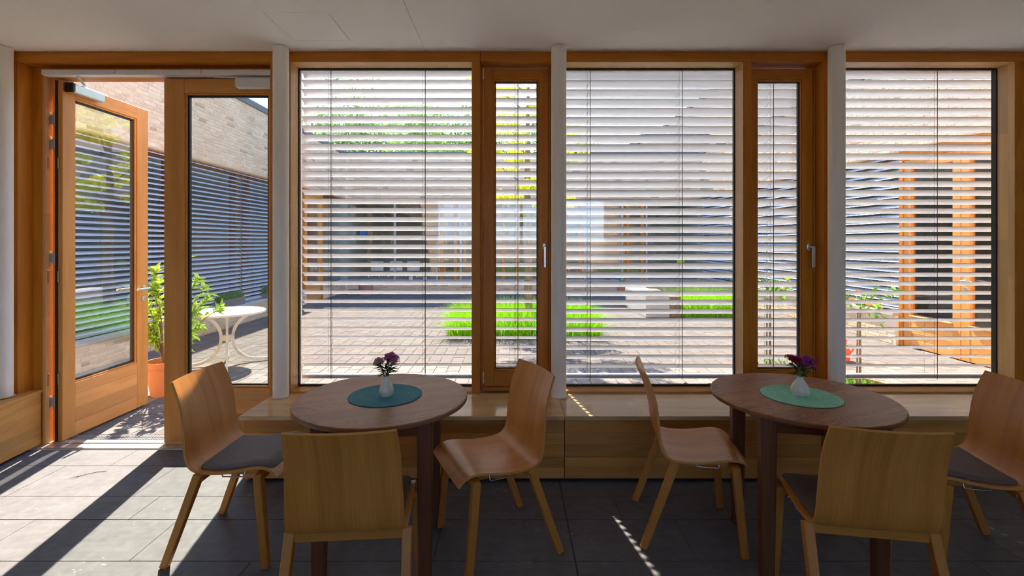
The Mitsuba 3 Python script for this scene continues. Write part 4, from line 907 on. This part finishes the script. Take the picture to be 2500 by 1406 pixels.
# through the far windows: a few pieces of furniture
def far_chair(x, y, lab):
    k = thing('white_chair', lab, 'chair', 'white chairs inside the far wing')
    obj('seat', M().box(x-.2, x+.2, y-.2, y+.2, .44, .47, b=.01), 'm_white', k); obj('backrest', M().box(x-.2, x+.2, y+.17, y+.2, .55, .85, b=.01), 'm_white', k)
    for a in (-.17, .17):
        for b in (-.17, .17): obj('leg', M().beam((x+a, y+b, 0), (x+a, y+b, .44), .03, .03), 'm_white', k)
for x, lab in ((-4.25, 'white chair inside the far wing, leftmost, nearest the far left corner'), (-3.65, 'white chair inside the far wing, middle of three'), (-3.1, 'white chair inside the far wing, rightmost of three, beside the thin mullion')): far_chair(x, 15.1, lab)
obj('room_partition', M().box(-2.9, -1.0, 15.6, 15.7, 1.5, 2.75, b=.01), 'm_room_light', label='pale wall unit inside the far wing behind the middle posts', cat='cupboard')
obj('wall_cupboard', M().box(1.7, 3.0, 15.6, 15.8, 1.95, 2.7, b=.01), 'm_room_light', label='pale wall cupboard inside the far wing at the right', cat='cupboard')
obj('paper_sheet', M().box(4.93, 5.16, YB+.19, YB+.193, .72, .95, b=0), 'm_lime', label='lime green sheet in the far window near the right corner', cat='sheet')
obj('blue_balloon', M().lathe([(.001, -.16), (.06, -.13), (.115, -.05), (.13, .03), (.10, .11), (.04, .15), (.001, .16)], (-4.6, 15.0, 1.74), 20), 'm_blue', smooth=True, label='round blue thing hanging inside the far left window', cat='balloon')
ex = thing('exit_sign', 'small green exit sign inside the right wing above its door', 'sign')
obj('plate', M().box(6.0, 6.03, 6.56, 6.86, 2.47, 2.59, b=.003), 'm_green_sign', ex)
m = M().box(5.996, 5.999, 6.72, 6.74, 2.50, 2.55, b=0).box(5.996, 5.999, 6.70, 6.76, 2.55, 2.565, b=0).box(5.996, 5.999, 6.60, 6.68, 2.52, 2.535, b=0)
obj('pictogram', m, 'm_white', ex)
# rose pots just outside the right-hand windows
def rose(x, y, zt, label, fl, nl, potlab, bedlab, rr, zr, spread=.26):
    p = pot('plant_bowl', x, y, rr*.8, rr, zr, .05, 'm_terracotta', potlab)
    k = thing('rose_bush', label, 'plant')
    obj('stem', M().tube([(x+.02, y, zr-.06), (x+.025, y, zr+.2), (x+.03, y+.01, zt-.25), (x+.03, y, zt-.1)], [.012, .011, .010, .008], 8), 'm_bark', k, smooth=True)
    obj('stake', M().tube([(x-.02, y-.02, zr-.06), (x-.012, y-.02, zt-.15)], .008, 8), 'm_bark', k, smooth=True)
    c = np.array([x+.03, y, zt-.08]); D = leaf_ply('m_leaf_rose'); DB = leaf_ply('m_leaf_b')
    for i in range(9):
        a = i*2.4; e = c+np.array([spread*math.cos(a)*rng.uniform(.6, 1), spread*.7*math.sin(a), rng.uniform(-.12, .13)])
        obj('branch', M().tube([c-np.array([0, 0, .05]), (c+e)/2+np.array([0, 0, .05]), e], [.005, .004, .002], 5), 'm_stem', k, smooth=True)
        for j in range(nl//9):
            o = c+(e-c)*rng.uniform(.35, 1.05)+rng.normal(size=3)*.03
            put('leaf', D if j % 3 else DB, k, to=_aim(o, rng.normal(size=3)+np.array([0, 0, .2]), rng.normal(size=3)*.5+np.array([0, -.3, 1]), rng.uniform(.04, .065), rng.uniform(.028, .042)))
    for (dx, dy, dz) in fl:
        m = M(); o = c+np.array([dx, dy, dz])
        for t in range(16):
            a = t*2.39996; r = .006+.0016*t; d = np.array([math.cos(a), math.sin(a), 0]); w = np.array([-math.sin(a), math.cos(a), 0]); h = .030-.0008*t
            m.add([o+d*.004, o+d*r*.9-w*.014+[0, 0, h*.6], o+d*r*1.25+[0, 0, h], o+d*r*.9+w*.014+[0, 0, h*.6]], [[0, 1, 2, 3]])
        obj('bloom', m, 'm_petal_orange', k, label='orange rose bloom')
    n = 300; m = M()
    for i in range(n):
        a, q = rng.uniform(0, 2*np.pi), rr*.9*math.sqrt(rng.uniform()); o = np.array([x+q*math.cos(a), y+q*math.sin(a), zr-.045]); d = np.array([rng.normal()*.6, rng.normal()*.6, .8]); d /= np.linalg.norm(d); l = rng.uniform(.04, .08)
        x_ = np.cross(d, rng.normal(size=3)); x_ /= np.linalg.norm(x_); z_ = np.cross(x_, d); m.add((LV*np.array([l*.35, l, l]))@np.array([x_, d, z_])+o, LF)
    obj('ground_cover', m, 'm_leaf_rose', label=bedlab, cat='plants', kind='stuff')
rose(3.235, 4.50, .98, 'orange flowering standard rose outside the right-hand window', [(-.12, -.05, .02), (.08, -.12, -.05), (.02, .06, .08), (.17, 0, -.02), (-.02, -.14, -.02)], 126, 'wide terracotta bowl holding the orange rose', 'low green plants covering the bowl of the orange rose', .30, .13, .36)
rose(2.35, 4.42, 1.10, 'standard rose with an orange bud outside the narrow right window', [(.12, -.06, .10)], 90, 'terracotta bowl outside the narrow right window', 'pointed green leaves covering the bowl outside the narrow window', .30, .20, .20)
D = leaf_ply('m_leaf_rose'); lk = thing('leafy_plant', 'young upright leafy plant in the bowl outside the narrow right window', 'plant')
for i in range(70):
    x, y = 2.35+rng.uniform(-.25, .25), 4.25+rng.uniform(-.08, .1); z = .19+.24*rng.uniform(); a = rng.uniform(0, 6.28)
    if i % 5 == 0: obj('stem', M().tube([(x, y, .13), (x+.01, y, .42)], .003, 5), 'm_stem', lk)
    put('leaf', D, lk, to=_aim((x, y, z), (math.cos(a), math.sin(a), .9), (0, 0, 1), rng.uniform(.05, .09), rng.uniform(.016, .026)))
wk = thing('watering_can', 'red watering can standing on the paving beside the orange rose', 'watering can')
obj('body', M().lathe([(0, 0), (.085, 0), (.09, .02), (.085, .17), (.06, .20), (.05, .20), (.05, .19), (0, .185)], (4.08, 5.95, .0), 24), 'm_red', wk, smooth=35)
obj('spout', M().tube([(4.15, 5.95, .05), (4.23, 5.95, .15), (4.30, 5.95, .23)], [.016, .012, .010], 8), 'm_red', wk, smooth=True)
obj('handle', M().tube([(4.03, 5.95, .19), (4.0, 5.95, .26), (4.08, 5.95, .30), (4.14, 5.95, .25), (4.13, 5.95, .19)], .008, 8), 'm_red', wk, smooth=True)

for i, (x, y, r, sq) in enumerate(((.50, 3.532, .026, .42), (.67, 3.530, .022, .55), (1.28, 3.532, .018, .8), (1.46, 3.531, .022, .5), (2.60, 3.532, .016, .7), (3.03, 3.531, .020, .5))):
    m = trimesh.creation.icosphere(3, r); v = np.array(m.vertices); v *= (1+.22*(mikit.meshkit.noise(v*70, i)-.5))[:, None]; v[:, 2] *= sq
    v = v+np.array([x, y, .404+r*sq*.86])
    put('pebble', mikit.ply((v, m.faces), 'm_concrete' if i % 2 else 'm_porcelain', smooth=True), label='small pale pebble on the outer sill, ' + ('first from the middle column', 'second from the middle column', 'behind the lone chair on its right', 'next to the right mullion', 'under the orange rose', 'right of the orange rose')[i], cat='pebble', group='pebbles on the outer sill')
